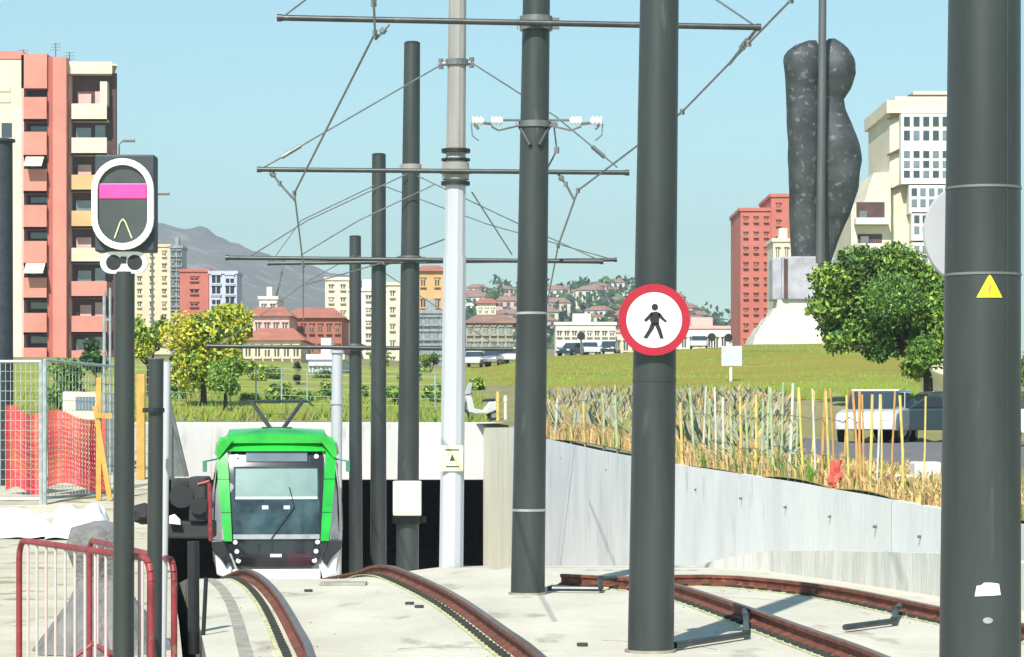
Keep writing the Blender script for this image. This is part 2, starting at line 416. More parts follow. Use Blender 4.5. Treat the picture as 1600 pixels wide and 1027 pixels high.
rD = [(-.55, 6), (-.95, 13), rpt(487, 1027), rpt(464, 975), rpt(437, 930), rpt(414, 904), (X(393, 32.6), 32.6), (-3.85, 36), (-5.1, 45), (-5.9, 52), (-8.6, 80), (-10, 100)]
rC = [(1.15, 6), (.75, 13), rpt(850, 1027), rpt(785, 978), rpt(718, 932), rpt(670, 907), (X(618, 33.0), 33.0), (X(575, 35.5), 35.5), (-2.9, 42), (-4.1, 52), (-6.9, 80), (-8.3, 100)]
rA = [(3.55, 8), (3.25, 14), rpt(1385, 1025), rpt(1260, 980), rpt(1160, 945), rpt(1060, 913), (1.55, 30.2), (1.2, 30.9)]
rB = [(6.0, 8), (5.4, 16), (4.85, 22), rpt(1465, 947), rpt(1300, 915), rpt(1150, 899), (2.0, 31.2), rpt(975, 900), rpt(878, 896)]
make_rail('rusty rail curving out from under the left side of the green tram', rD)
make_rail('rusty rail humping over the crest in front of the dark poles, left of centre', rC)
make_rail('red-brown rail running from behind the pole with the pedestrian sign to the lower right', rA)
make_rail('dark brown rail along the foot of the low kerb wall, farthest right', rB)
# shallow groove lines in the slab (cast channels)
mb = MB(); sweep(mb, curve([(a-.5, b) for a, b in rD[:8]]), [(-.06, .003), (-.06, .008), (.06, .008), (.06, .003)])
tag(mb.build('cast_joint', 'slab_dark'), kind='structure')
rj = random.Random(9)
for y0 in (18.4, 21.7, 24.9, 28.2, 31.6):
    mb = MB(); L_ = [Vector((x_*.5, y0+.02*math.sin(x_)+.015*x_)) for x_ in range(-4, 15)]; L_ = [p for p in L_ if interp(EDGE, p.y)+.1 < p.x < interp(WX, p.y)-.3]
    sweep(mb, L_, [(-.006, .001), (-.006, .004), (.006, .004), (.006, .001)]); tag(mb.build('expansion_line', 'wall_low'), kind='structure')
for c_ in range(7):
    mb = MB(); p = Vector((rj.uniform(-1.5, 3.5), rj.uniform(19, 30))); L_ = [p.copy()]; a_ = rj.uniform(-1, 1)
    for i in range(9): a_ += rj.uniform(-.5, .5); p = p+Vector((math.cos(a_), math.sin(a_)))*.16; L_.append(p.copy())
    sweep(mb, L_, [(-.004, .001), (-.004, .0035), (.004, .0035), (.004, .001)]); tag(mb.build('hairline_crack', 'slab_dark'), kind='structure')
mb = MB()
for ln in (rD, rC, rA, rB):
    cl_ = curve(ln, .3)
    for i in range(520):
        q = rj.choice(cl_); x_ = q.x+rj.gauss(-.15, .28); y_ = q.y+rj.gauss(0, .3)
        if not 12 < y_ < 36 or x_ < interp(EDGE, y_)+.1: continue
        a_ = rj.uniform(.006, .017); z_ = bed(x_, y_); mb.mi = rj.randrange(2)
        T = [Vector((x_+a_*math.cos(t), y_+a_*math.sin(t), z_)) for t in (rj.random(), 2.1, 4.2)]; top = Vector((x_, y_, z_+a_*1.1))
        for k_ in range(3): mb.quad(T[k_], T[(k_+1) % 3], top)
tag(mb.build('grit', ['slab_dark', 'wall_low']), 'loose grit scattered along the rails', 'grit', kind='stuff')
def conduit(label, pts):
    mb = MB(); mb.path([Vector(p) for p in pts], .030, n=8)
    for p in pts[1:-1]:
        mb.tube(Vector(p)-Vector((0, 0, .001)), Vector(p)+Vector((0, 0, .04)), .036, n=8)
    o = mb.build('cable_conduit', 'steel_dark', smooth=True); own(o, pts[0]); tag(o, label, 'cable', 'dark bonding cables running out to the rails')
conduit('dark bent cable from the leftmost rail end of the right-hand track towards the middle pole', [at(962, 903, 30.6), at(938, 905, 30.2), (X(938, 29.8), 29.8, .05), (X(856, 29.9), 29.9, .05)])
conduit('dark bent cable joining the foot of the pole with the pedestrian sign to the rail', [(X(1165, 25.4), 25.5, .1), (X(1166, 24.6), 24.6, .1), (X(1166, 23.2), 23.2, .05), (X(1052, 22.2), 22.0, .05)])
conduit('dark bent cable between the two right-hand rails beside the nearest pole', [(X(1410, 26.0), 26.2, .1), (X(1400, 25.6), 25.6, .1), (X(1397, 24.8), 24.8, .05), (X(1318, 24.1), 24.0, .05)])
# small slab details
mb = MB(); mb.box(X(500, 31.3), X(572, 31.3), 31.2, 31.6, .0, .035); tag(own(mb.build('cover_plate', 'slab_dark', bevel=.005), (X(536, 31.3), 31.3, 0)), 'thin drain cover plate set in the slab in front of the tram', 'drain cover')
for i, (px, py) in enumerate(((482, 925), (640, 945), (655, 950), (910, 1010))):
    d = CZ*F/(py-HY); mb = MB(); mb.tube((X(px, d), d, .002), (X(px, d), d, .03), .05, n=10)
    tag(own(mb.build('bolt_cap', 'steel_dark'), (X(px, d), d, 0)), 'small dark bolt cap on the pale slab', 'bolt cap', 'bolt caps on the slab')

# ---------------------------------------------------------------- poles
def pole_base(px, d): return (X(px, d), d, max(bed(X(px, d), d), -4))
def round_pole(mb, p, top, r0, r1, n=28):
    mb.tube(p, top, r0, r1, n=n)
def crossarm(root, a, b, r=.042):
    mb = MB(); a = Vector(a); b = Vector(b); mb.tube(a, b, r, n=10)
    d = (b-a).normalized()
    for p in (a, b): mb.tube(p-d*.03, p+d*.03, r*1.25, n=10)
    return mb.build('crossarm', 'steel_dark', root, smooth=True)
def clamp(root, c, r, h=.07, m='steel_mid', name='clamp'):
    mb = MB(); c = Vector(c); mb.tube(c-Vector((0, 0, h/2)), c+Vector((0, 0, h/2)), r, n=24)
    for s in (-1, 1): mb.box(c.x+s*r-.03, c.x+s*r+.05*s+.03, c.y-.03, c.y+.03, c.z-h*.4, c.z+h*.4)
    return mb.build(name, m, root, smooth=True)
def stay(root, pts, r):
    mb = MB(); mb.path(pts, r, n=6); return mb.build('stay_wire', 'steel_mid', root)
def insul(mb, a, b, r=.035, n=3):
    a = Vector(a); b = Vector(b)
    for i in range(n):
        p = a.lerp(b, (i+.5)/n); d = (b-a).normalized(); mb.tube(p-d*.015, p+d*.015, r, n=10)
def catpole(px, d, topx, topy, ptop, r0, r1, label):
    base = Vector(pole_base(px, d)); base.z -= .3
    q = at(topx, topy, d); dirv = (q-Vector((base.x, base.y, bed(base.x, base.y))))
    top = Vector((base.x, base.y, bed(base.x, base.y)))+dirv*((ptop-bed(base.x, base.y))/dirv.z)
    root = thing('catenary_pole', label, 'pole', (base.x, base.y, bed(base.x, base.y)), 'dark steel catenary poles beside the tracks')
    mb = MB(); round_pole(mb, base, top, r0, r1); mb.build('shaft', 'steel_dark', root, smooth=True)
    mb = MB(); a_ = -math.pi/2+(.5 if px > 800 else -.4)
    s0 = Vector((base.x+math.cos(a_)*r0, base.y+math.sin(a_)*r0, base.z)); s1 = Vector((top.x+math.cos(a_)*r1, top.y+math.sin(a_)*r1, top.z)); mb.tube(s0, s1, .0028, n=6); mb.build('weld_seam', 'steel_dark', root)
    mb = MB(); mb.tube(top, top+Vector((0, 0, .03)), r1*1.06, r1*.8, n=20); mb.build('cap', 'steel_dark', root, smooth=True)
    mb = MB(); b0 = Vector((base.x, base.y, bed(base.x, base.y)))
    if base.y < 35: mb.tube(b0, b0+Vector((0, 0, .025)), r0*1.10, n=28); mb.build('base_ring', 'slab_dark', root, smooth=True)
    def on(py):
        z = Z(py, d); t = (z-base.z)/(top.z-base.z); return base.lerp(top, t), lerp(r0, r1, t)
    return root, on
# P1 nearest right
p1, on1 = catpole(1529, 12.5, 1538, 0, 7.6, .205, .15, 'nearest and thickest dark catenary pole at the right edge, with a yellow triangle')
for py in (295, 430):
    c, r = on1(py); mb = MB(); mb.tube(c-Vector((0, 0, .006)), c+Vector((0, 0, .006)), r+.004, n=28); mb.build('weld_ring', 'steel_mid', p1, smooth=True)
c, r = on1(452)
mb = MB()
def curved_patch(mb, c, r, poly, thick=.003, n=14):
    # outline poly in metres (u around, v up) on the side of a round pole that faces the tracks; sliced into thin upright strips
    us = [u for u, v in poly]; u0, u1 = min(us), max(us); cols = []
    for i in range(n+1):
        u = lerp(u0, u1, min(.999, max(.001, i/n))); vs = []
        for (a, va), (b, vb) in zip(poly, poly[1:]+poly[:1]):
            if (a-u)*(b-u) <= 0 and a != b: vs.append(lerp(va, vb, (u-a)/(b-a)))
        cols.append((u, min(vs), max(vs)))
    def P(u, v, q): t = u/r-math.pi/2; return Vector((c.x+q*math.cos(t), c.y+q*math.sin(t), c.z+v))
    k = len(mb.v); q = r+thick
    for u, va, vb in cols: mb.v += [P(u, va, r-.004), P(u, va, q), P(u, vb, q), P(u, vb, r-.004)]
    for i in range(n):
        a = k+4*i
        for j in range(3): mb.face((a+j, a+4+j, a+5+j, a+1+j))
    mb.face((k+3, k+2, k+1, k)); a = k+4*n; mb.face((a, a+1, a+2, a+3))
S = 12.5/F
curved_patch(mb, c, r+.001, [(-20*S, -16*S), (20*S, -16*S), (1*S, 19*S), (-1*S, 19*S)]); o = mb.build('warning_sticker', 'sign_yellow', p1); o['label'] = 'yellow warning triangle'
mb = MB(); curved_patch(mb, c, r+.0045, [(-3*S, -6*S), (0, -9*S), (3*S, 2*S), (1*S, 7*S), (-2*S, 1*S)]); mb.build('bolt_symbol', 'ochre', o)
c, r = on1(917); mb = MB(); curved_patch(mb, c, r+.001, [(-20*S, -11*S), (20*S, -9*S), (19*S, 8*S), (6*S, 10*S), (-8*S, 10*S), (-9*S, 6*S), (-18*S, 5*S)]); mb.build('paper_sticker', 'sign_white', p1)
c, r = on1(965); mb = MB(); curved_patch(mb, c, r+.001, [(8*S*math.cos(t*.7), 5*S*math.sin(t*.7)) for t in range(9)]); mb.build('paper_sticker', 'steel_light', p1)
# round white disc seen edge-on behind P1 (back of a round sign)
root = thing('round_sign', 'big pale round sign half hidden behind the nearest pole, seen from the back', 'sign', (X(1490, 13.0), 13.0, 2.8))
mb = MB(); cc = at(1502, 366, 13.1); n = 40; rr = []
for yy, sc in ((0, .97), (.012, 1), (.03, 1)):
    rr.append([(cc.x+.20*sc*math.cos(2*math.pi*i/n), cc.y+yy+.05*math.cos(2*math.pi*i/n), cc.z+.245*sc*math.sin(2*math.pi*i/n)) for i in range(n)])
mb.loft(rr); mb.build('disc', 'steel_light' if 0 else 'lamp_white', root, smooth=True)
mb = MB(); mb.tube(cc+Vector((0, -.0, .12)), Vector((X(1535, 12.6), 12.72, cc.z+.12)), .015); mb.tube(cc+Vector((0, 0, -.12)), Vector((X(1535, 12.6), 12.72, cc.z-.12)), .015); mb.build('bracket', 'steel_mid', root)
# P2
p2, on2 = catpole(1016, 21.9, 1030, 0, 8.4, .20, .15, 'dark catenary pole carrying the round red and white pedestrian sign')
c, r = on2(595); mb = MB(); mb.tube(c-Vector((0, 0, .01)), c+Vector((0, 0, .01)), r+.004, n=28); mb.build('weld_ring', 'steel_dark', p2, smooth=True)
# sign on P2
c, r = on2(500); sc = at(1022, 500, 21.9-.25); yy = 21.9-r-.045; c0 = Vector((X(1022, yy), yy, Z(500, yy)))
s = yy/F; root = thing('no_pedestrians_sign', 'round white sign with a red rim and a black walking figure', 'sign', c0)
def disc(mb, c, r, y0, y1, n=48, r_in=0, tilt=0):
    k = len(mb.v)
    if r_in == 0:
        mb.tube((c.x, y0, c.z), (c.x, y1, c.z), r, n=n)
    else:
        for y, q in ((y0, r_in), (y0, r), (y1, r), (y1, r_in)):
            for i in range(n): t = 2*math.pi*i/n; mb.v.append(Vector((c.x+q*math.cos(t), y, c.z+q*math.sin(t))))
        for j in range(4):
            for i in range(n):
                i2 = (i+1) % n; j2 = (j+1) % 4; mb.face((k+j*n+i, k+j*n+i2, k+j2*n+i2, k+j2*n+i))
mb = MB(); disc(mb, c0, 55*s, yy, yy-.012); mb.build('plate', 'sign_white', root)
mb = MB(); disc(mb, c0, 56*s, yy-.016, yy+.01, r_in=43.5*s); mb.build('red_ring', 'sign_red', root)
fig = MB()
def pp(pts): return [(c0.x+(x-1022)*s, c0.z+(500-y)*s) for x, y in pts]
fig.mi = 0
for poly in ([(1018, 488), (1027, 487), (1031, 491), (1029, 507), (1018, 507), (1015, 500)],          # torso
             [(1017, 488), (1020, 492), (1012, 501), (1008, 503), (1006, 500), (1010, 496)],          # left arm
             [(1028, 488), (1032, 490), (1037, 497), (1042, 502), (1040, 504), (1034, 500), (1029, 495)],
             [(1017, 505), (1024, 506), (1021, 514), (1011, 529), (1005, 528), (1013, 515)],          # left leg
             [(1022, 506), (1029, 505), (1033, 515), (1037, 529), (1031, 529), (1027, 517)]):
    P = pp(poly); fig.prism(P, yy-.018, yy-.012)
disc(fig, Vector((c0.x+(1023-1022)*s, 0, c0.z+(500-480)*s)), 5.2*s, yy-.018, yy-.012, n=20)
fig.build('walking_figure', 'black', root)
mb = MB()
for z in (-.12, .12):
    mb.tube((c.x, 21.9, c0.z+z-.015), (c.x, 21.9, c0.z+z+.015), r+.006, n=28); mb.box(c0.x-.06, c0.x+.06, yy+.011, 21.9-r+.02, c0.z+z-.015, c0.z+z+.015)
mb.build('mounting_band', 'steel_light', root)
# P3
p3, on3 = catpole(824, 29.6, 838, 0, 8.6, .20, .148, 'dark catenary pole in the centre with the topmost long crossarm and white insulators')
for py in (490, 797):
    c, r = on3(py); mb = MB(); mb.tube(c-Vector((0, 0, .014)), c+Vector((0, 0, .014)), r+.006, n=28); mb.build('steel_band', 'steel_light', p3, smooth=True)
crossarm(p3, at(437, 28, 29.35), at(1185, 43, 29.35), .036)
c, r = on3(37); clamp(p3, c, r+.03, .16, 'steel_mid')
for a, b in (((440, 28), (530, -40)), ((1182, 42), (1090, -20))): stay(p3, [at(*a, 29.35), at(*b, 29.5)], .012)
c, r = on3(195); clamp(p3, c, r+.02, .07, 'steel_mid')
cl = MB()
for s_ in (-1, 1):
    cl.tube(c+Vector((s_*(r+.01), -.05, -.02)), c+Vector((s_*.05, -r-.03, -.26)), .022, n=6)
cl.build('strap', 'steel_dark', p3)
def bracket(pole, side, xs, y, d=29.5):
    root = MB(); ws = []
    c, r = on3(y)
    x_in = c.x+side*r
    e = at(xs[0], y-8, d); f = at(xs[1], y-2, d)
    root.tube((x_in, d, Z(y-6, d)), at(xs[1], y-6, d), .014, n=6)
    root.tube((x_in, d, Z(y+2, d)), (x_in+side*.25, d, Z(y+10, d)), .012, n=6); root.tube((x_in+side*.25, d, Z(y+10, d)), at(xs[1], y+4, d), .012, n=6)
    for i, px in enumerate((xs[0], xs[1])):
        q = at(px, y-6, d); w = MB(); ws.append(w)
        for j in range(6): w.tube(q+Vector((-side*.022*j, 0, -.01)), q+Vector((-side*.022*j-side*.022, 0, -.01)), (.058, .035)[j % 2], (.05, .035)[j % 2], n=12)
    root.tube(at(xs[0], y-4, d), at(xs[0]-side*10, y+8, d), .02, n=6); root.tube(at(xs[0], y-4, d), at(xs[1], y, d), .018, n=6)
    lo = [at(xs[0]+side*2, y, d), at(xs[0]-side*0, y+18, d), at(xs[0]-side*10, y+26, d)]
    root.path(lo, .008, n=5)
    b = root.build('feeder_bracket', 'steel_mid', pole); [w.build('insulator', 'porcelain', b, smooth=True) for w in ws]
bracket(p3, -1, (738, 768), 194); bracket(p3, 1, (940, 908), 194)
# white lamp post
d = 36.0
root = wl = thing('lamp_post', 'tall white lamp post with black bands and a yellow label near its foot', 'lamp post', (X(705, d), d, 0))
b0 = Vector((X(705, d), d, -.1)); bt = at(715, 0, d); dv = bt-b0
m1 = b0+dv*((Z(400, d)-b0.z)/dv.z); m2 = b0+dv*((Z(245, d)-b0.z)/dv.z); tp = b0+dv*((12-b0.z)/dv.z)
mb = MB(); mb.tube(b0, m1, .175, .165, n=12); mb.build('lower_shaft', 'lamp_white', root)
mb = MB(); mb.tube(m1, m2, .150, .146, n=12); mb.build('middle_shaft', 'lamp_white', root)
mb = MB(); mb.tube(m2, tp, .142, .10, n=12); mb.build('upper_shaft', 'lamp_grey', root)
def onw(py): return b0+dv*((Z(py, d)-b0.z)/dv.z)
for py, h in ((236, .05), (250, .03), (287, .05)):
    c = onw(py); mb = MB(); mb.tube(c-Vector((0, 0, h/2)), c+Vector((0, 0, h/2)), .205, n=20); mb.build('black_band', 'black', root, smooth=True)
c = onw(268); mb = MB(); mb.tube(c-Vector((0, 0, .12)), c+Vector((0, 0, .12)), .19, n=20); mb.tube(c-Vector((0, 0, .03)), c+Vector((0, 0, .03)), .23, n=20); mb.build('mounting_collar', 'lamp_grey', root, smooth=True)
c = onw(98); mb = MB(); mb.tube(c-Vector((0, 0, .04)), c+Vector((0, 0, .04)), .165, n=16); mb.tube(at(686, 100, d), at(740, 98, d), .03, n=8)
mb.tube(at(689, 92, d), at(689, 108, d), .035, n=8); mb.tube(at(737, 90, d), at(737, 106, d), .035, n=8); mb.build('stay_clamp', 'steel_mid', root)
crossarm(root, at(405, 265, d-.22), at(980, 270, d-.22), .034)
stay(root, [at(690, 101, d-.1), at(440, 246, d-.15), at(412, 262, d-.2)], .011); stay(root, [at(738, 99, d-.1), at(868, 182, d-.15), at(965, 262, d-.2)], .011)
for a, b in (((470, 228), (440, 246)), ((925, 229), (945, 246))): mb = MB(); mb.tube(at(*a, d-.15), at(*b, d-.15), .03, n=8); mb.build('insulator', 'steel_mid', root)
c = onw(716); rr = .176; s = d/F
mb = MB(); mb.box(c.x-17*s, c.x+17*s, c.y-rr-.012, c.y-rr-.002, c.z-20*s, c.z+20*s); lb = mb.build('label_plate', 'label_cream', root)
mb = MB()
mb.prism([(c.x-4*s, c.z-4*s), (c.x+4*s, c.z-4*s), (c.x, c.z+6*s)], c.y-rr-.016, c.y-rr-.0125); mb.box(c.x-10*s, c.x+10*s, c.y-rr-.016, c.y-rr-.0125, c.z-14*s, c.z-12*s); mb.box(c.x-11*s, c.x+11*s, c.y-rr-.016, c.y-rr-.0125, c.z+12*s, c.z+14*s)
mb.build('printed_mark', 'steel_dark', lb)
mb = MB(); mb.tube(tp, tp+Vector((0, 0, .1)), .1); mb.tube(tp, tp+Vector((-1.6, 0, .35)), .05); mb.box(tp.x-2.3, tp.x-1.5, tp.y-.15, tp.y+.15, tp.z+.25, tp.z+.4); mb.build('lamp_head', 'lamp_grey', root)
# P4 P5 P6
p4, on4 = catpole(636, 44, 644, 68, Z(68, 44), .20, .138, 'dark catenary pole with a cream box strapped low on it')
crossarm(p4, at(355, 403, 43.75), at(940, 409, 43.75), .038); c, r = on4(262); clamp(p4, c, r+.03, .1, 'lamp_grey'); c, r = on4(406); clamp(p4, c, r+.03, .12)
c, r = on4(778); s = 44/F; mb = MB(); mb.box(c.x-22*s, c.x+22*s, 44-r-.22, 44-r+.03, c.z-27*s, c.z+27*s); bx = mb.build('control_box', 'box_cream', p4, bevel=.02)
mb = MB(); mb.box(c.x-17*s, c.x+17*s, 44-r-.226, 44-r-.2205, c.z-22*s, c.z+22*s); mb.build('box_door', 'box_cream', bx, bevel=.003)
c, r = on4(812); clamp(p4, c, r+.04, .14, 'black')
for P in (((680, 288), (560, 345), (470, 399)), ((636, 272), (480, 345), (392, 400)), ((652, 275), (800, 345), (930, 404))): stay(p4, [at(*q, 43.77) for q in P], .011)
p5, on5 = catpole(591, 61, 592, 242, Z(242, 61), .20, .165, 'dark catenary pole of middle height between the shortest and the tallest of the far three')
crossarm(p5, at(420, 412, 60.7), at(962, 406, 60.7), .045); c, r = on5(410); clamp(p5, c, r+.04, .15)
for P in (((585, 290), (470, 345), (425, 408)), ((598, 290), (760, 350), (955, 405))): stay(p5, [at(*q, 60.72) for q in P], .014)
p6, on6 = catpole(556, 73, 555, 370, Z(370, 73), .20, .165, 'shortest and farthest dark catenary pole, right beside the tram')
crossarm(p6, at(325, 541, 72.7), at(800, 546, 72.7), .06); c, r = on6(543); clamp(p6, c, r+.04, .2)
for P in (((552, 400), (480, 440), (345, 538)), ((560, 400), (780, 543))): stay(p6, [at(*q, 72.75) for q in P], .016)
# dark mast at the left edge
mb = MB(); mb.tube((X(-2, 56), 56, .3), at(-2, 222, 56), .32, .30, n=20); mb.tube(at(-2, 222, 56), at(-2, 218, 56), .36, n=20)
tag(own(mb.build('steel_mast', 'signal_back', smooth=True), (X(-2, 56), 56, .7)), 'thick blue-black mast cut off by the left edge of the picture', 'mast')

# ---------------------------------------------------------------- overhead wires
def wire(label, pts, r=.013, bits=()):
    mb = MB(); P = [at(*p) for p in pts]; mb.path(P, r, n=6)
    for i, n in bits: insul(mb, P[i].lerp(P[i+1], .3), P[i].lerp(P[i+1], .55), .04, n)
    for q in P[1:-1]: mb.tube(q-Vector((0, 0, .035)), q+Vector((0, 0, .035)), .03, n=6)
    o = mb.build('overhead_wire', 'steel_mid'); own(o, P[0]); tag(o, label, 'wire', 'overhead wires of the tramway')
wire('wire dropping from the top edge to a node left of the white lamp post', [(584, -60, 20), (584, 5, 25), (586, 52, 29.3), (460, 302, 36.0), (474, 415, 43.7), (474, 500, 58)], .014)
wire('short hanger from the topmost crossarm to the wire node on the left', [(608, 38, 29.35), (586, 62, 29.35)], .02, [(0, 2)])
wire('hanger slanting from the left end of the second crossarm to its wire node', [(418, 262, 35.8), (437, 287, 35.8), (461, 314, 35.8)], .018, [(0, 2)])
wire('long wire running from the top right edge down behind the pole with the sign', [(1290, -62, 24), (1236, 0, 27), (1170, 68, 29.3), (1066, 175, 32), (903, 298, 35.8), (872, 385, 43.5), (850, 500, 58)], .014)
wire('hanger from the right end of the topmost crossarm', [(1182, 46, 29.35), (1140, 100, 30.3)], .02, [(0, 3)])
wire('hanger from the right part of the second crossarm down to its wire node', [(872, 272, 35.8), (884, 288, 35.8), (898, 314, 35.8)], .018, [(0, 2)])
wire('thin wire slanting right from the collar of the white lamp post', [(737, 300, 35.9), (800, 398, 43.6)], .011)
wire('hanger with an insulator below the left of the lower crossarms', [(442, 414, 60.6), (436, 446, 60.6), (432, 462, 62)], .02, [(0, 2)])
wire('thin wire from the middle pole clamp down behind it', [(866, 200, 29.6), (870, 235, 29.7), (856, 262, 29.8)], .01)
wire('thin wire crossing under the lower crossarms on the left towards the town', [(700, 372, 43.6), (600, 410, 52), (478, 445, 62)], .013)

# ---------------------------------------------------------------- tram
TY = 50.0; gz = -1.22
troot = thing('tram', 'bright green and white tram coming up the ramp with its pantograph raised', 'tram', (X(432, TY), TY, gz), rz=math.radians(5.0))
def hw(z): return interp([(.25, 1.20), (.5, 1.27), (1.0, 1.32), (1.9, 1.30), (2.6, 1.20), (2.95, 1.02), (3.05, .8)], z)
def ring(y, zs, k=1, dz=0):
    L = [(-hw(z)*k, y, z+dz) for z in zs]; Rr = [(hw(z)*k, y, z+dz) for z in reversed(zs)]
    return L+Rr
zs = [.25, .5, 1.0, 1.5, 1.9, 2.3, 2.6, 2.85, 2.98, 3.05]
def yfront(z): return interp([(.25, .20), (.6, .0), (.95, .02), (1.9, .22), (2.7, .45), (3.05, .75)], z)
mb = MB()
rings = []
for t, kx in ((0, .80), (.25, .90), (.7, .97), (1.5, 1.0), (9, 1.0)):
    L = []
    for z in zs: L.append((-hw(z)*kx, yfront(z)+t*(1 if t < 9 else 1), z))
    for z in reversed(zs): L.append((hw(z)*kx, yfront(z)+t, z))
    rings.append(L)
mb.loft(rings); mb.build('body_shell', 'tram_flank', troot, smooth=True, local=True)
# front layer helper: polygon in (x,z) hugging the raked front
def fpoly(mb, poly, out, th=.03):
    n = len(poly); k = len(mb.v)
    for dy in (-out, -out+th):
        for x, z in poly: mb.v.append(Vector((x, yfront(z)+dy+.10*abs(x/1.25)**2.5*1.2, z)))
    mb.face([k+i for i in range(n)]); mb.face([k+2*n-1-i for i in range(n)])
    for i in range(n): j = (i+1) % n; mb.face((k+j, k+i, k+n+i, k+n+j))
def px2(x, y): return ((x-432)/80.0, 3.03-(y-681)/80.0)      # front panel sizes read off at 80 px per metre
def fgrid(mb, x0f, x1f, z0, z1, out, nx=10, nz=8, th=.03):
    k = len(mb.v)
    for dy in (-out, -out+th):
        for j in range(nz+1):
            z = lerp(z0, z1, j/nz)
            for i in range(nx+1):
                x = lerp(x0f(z), x1f(z), i/nx); mb.v.append(Vector((x, yfront(z)+dy+.12*abs(x/1.25)**2.5, z)))
    w = nx+1; h = (nx+1)*(nz+1)
    for j in range(nz):
        for i in range(nx):
            a = k+j*w+i; mb.face((a, a+1, a+w+1, a+w)); mb.face((a+h, a+h+w, a+h+w+1, a+h+1))
    for j in range(nz):
        for i in (0, nx):
            a = k+j*w+i; mb.face((a, a+w, a+w+h, a+h))
    for i in range(nx):
        for j in (0, nz):
            a = k+j*w+i; mb.face((a, a+1, a+1+h, a+h))
mb = MB(); fgrid(mb, lambda z: -interp([(.45, .78), (1.0, .98), (2.9, 1.06)], z), lambda z: interp([(.45, .78), (1.0, .98), (2.9, 1.06)], z), .45, 2.84, .03); mb.build('black_mask', 'tram_black', troot, smooth=True, local=True)
# green U frame: two pillars and header
mb = MB()
po = lambda z: interp([(.95, 1.02), (1.4, 1.07), (2.2, 1.15), (2.8, 1.17)], z); pi_ = lambda z: interp([(.95, .86), (2.2, .93), (2.8, .97)], z)
fgrid(mb, lambda z: -po(z), lambda z: -pi_(z), .95, 2.72, .10, 3, 10, .14); fgrid(mb, lambda z: pi_(z), lambda z: po(z), .95, 2.72, .10, 3, 10, .14)
fgrid(mb, lambda z: -po(2.72)+.25*max(0, z-2.78), lambda z: po(2.72)-.25*max(0, z-2.78), 2.70, 2.98, .10, 10, 4, .14)
# shoulders following the roof edge back
for s_ in (-1, 1):
    rg = []
    for y, x, z in ((.36, 1.15, 2.72), (.9, 1.20, 2.75), (2.0, 1.22, 2.76), (9.7, 1.22, 2.76)):
        rg.append([(s_*(x-.02), y, z-.16), (s_*(x+.035), y, z-.1), (s_*(x+.0), y, z+.1), (s_*(x-.22), y, z+.27), (s_*(x-.3), y, z+.2)])
    mb.loft(rg)
rg = []
for y, z in ((.40, 2.96), (.75, 3.06), (1.6, 3.10), (3.2, 3.10)): rg.append([(-1.0, y, z-.1), (-.95, y, z+.03), (0, y, z+.08), (.95, y, z+.03), (1.0, y, z-.1)])
mb.loft(rg)
gf = mb.build('green_frame', 'tram_green', troot, smooth=True, local=True)
mb = MB(); fgrid(mb, lambda z: -.84, lambda z: .84, .98, 2.40, .055, 10, 10, .02); mb.build('windscreen', 'glass_front', troot, smooth=True, local=True)
mb = MB(); fgrid(mb, lambda z: -.80, lambda z: .80, 1.80, 2.36, .065, 10, 4, .006); bl = mb.build('sun_blind', 'blind', troot, smooth=True, local=True)
mb = MB(); fgrid(mb, lambda z: -.80, lambda z: .80, 1.765, 1.81, .072, 10, 1, .012); mb.build('blind_bar', 'tram_white', bl, smooth=True, local=True)
mb = MB(); fgrid(mb, lambda z: -.60, lambda z: .60, 2.50, 2.68, .05, 8, 2, .02); mb.build('destination_display', 'glass_lit', troot, smooth=True, local=True)
# wiper, dash shape, lights
mb = MB()
for z in (1.5, 2.15):
    for s_ in (-1, 1): fgrid(mb, lambda q, s_=s_: (s_*pi_(q) if s_ > 0 else -po(q)), lambda q, s_=s_: (po(q) if s_ > 0 else -pi_(q)), z, z+.012, .104, 2, 1, .01)
mb.build('panel_seam', 'tram_black', gf, local=True)
mb = MB(); fgrid(mb, lambda z: -.84, lambda z: .84, .99, 1.08, .062, 8, 1, .008); mb.build('dashboard_line', 'tram_grey', troot, smooth=True, local=True)
for x in (-.22, .2): mb = MB(); y = yfront(1.62); mb.box(x-.06, x+.06, y-.066, y-.05, 1.57, 1.64); mb.build('cab_lamp', 'lamp_glass', troot, local=True)
mb = MB(); mb.tube((-.1, -.05, 1.0), (.35, .08, 1.62), .012, n=6); mb.tube((.35, .075, 1.62), (.25, .16, 2.0), .01, n=6); mb.build('wiper', 'rubber', troot, local=True)
for x, z, r in ((-.78, 2.60, .045), (.78, 2.60, .045), (-.80, .93, .045), (.80, .93, .045), (-.77, .75, .045), (.77, .75, .045), (-.74, .57, .05), (.74, .57, .05)):
    y = yfront(z)+.12*abs(x/1.25)**2.5
    mb = MB(); mb.tube((x, y-.075, z), (x, y+.02, z), r, n=14); mb.build('headlight', 'lamp_glass', troot, smooth=True, local=True)
mb = MB(); fgrid(mb, lambda z: -interp([(.40, .66), (.55, .82), (.92, .95)], z), lambda z: interp([(.40, .66), (.55, .82), (.92, .95)], z), .40, .90, .06, 10, 5, .05); bp = mb.build('bumper', 'tram_black', troot, smooth=True, local=True)
mb = MB(); fgrid(mb, lambda z: .22, lambda z: .66, .46, .70, .068, 4, 2, .007); mb.build('bumper_panel', 'tram_plum', bp, local=True)
mb = MB(); fgrid(mb, lambda z: -.12, lambda z: .10, .64, .70, .068, 2, 1, .007); mb.build('number_plate', 'sign_white', bp, local=True)
mb = MB()
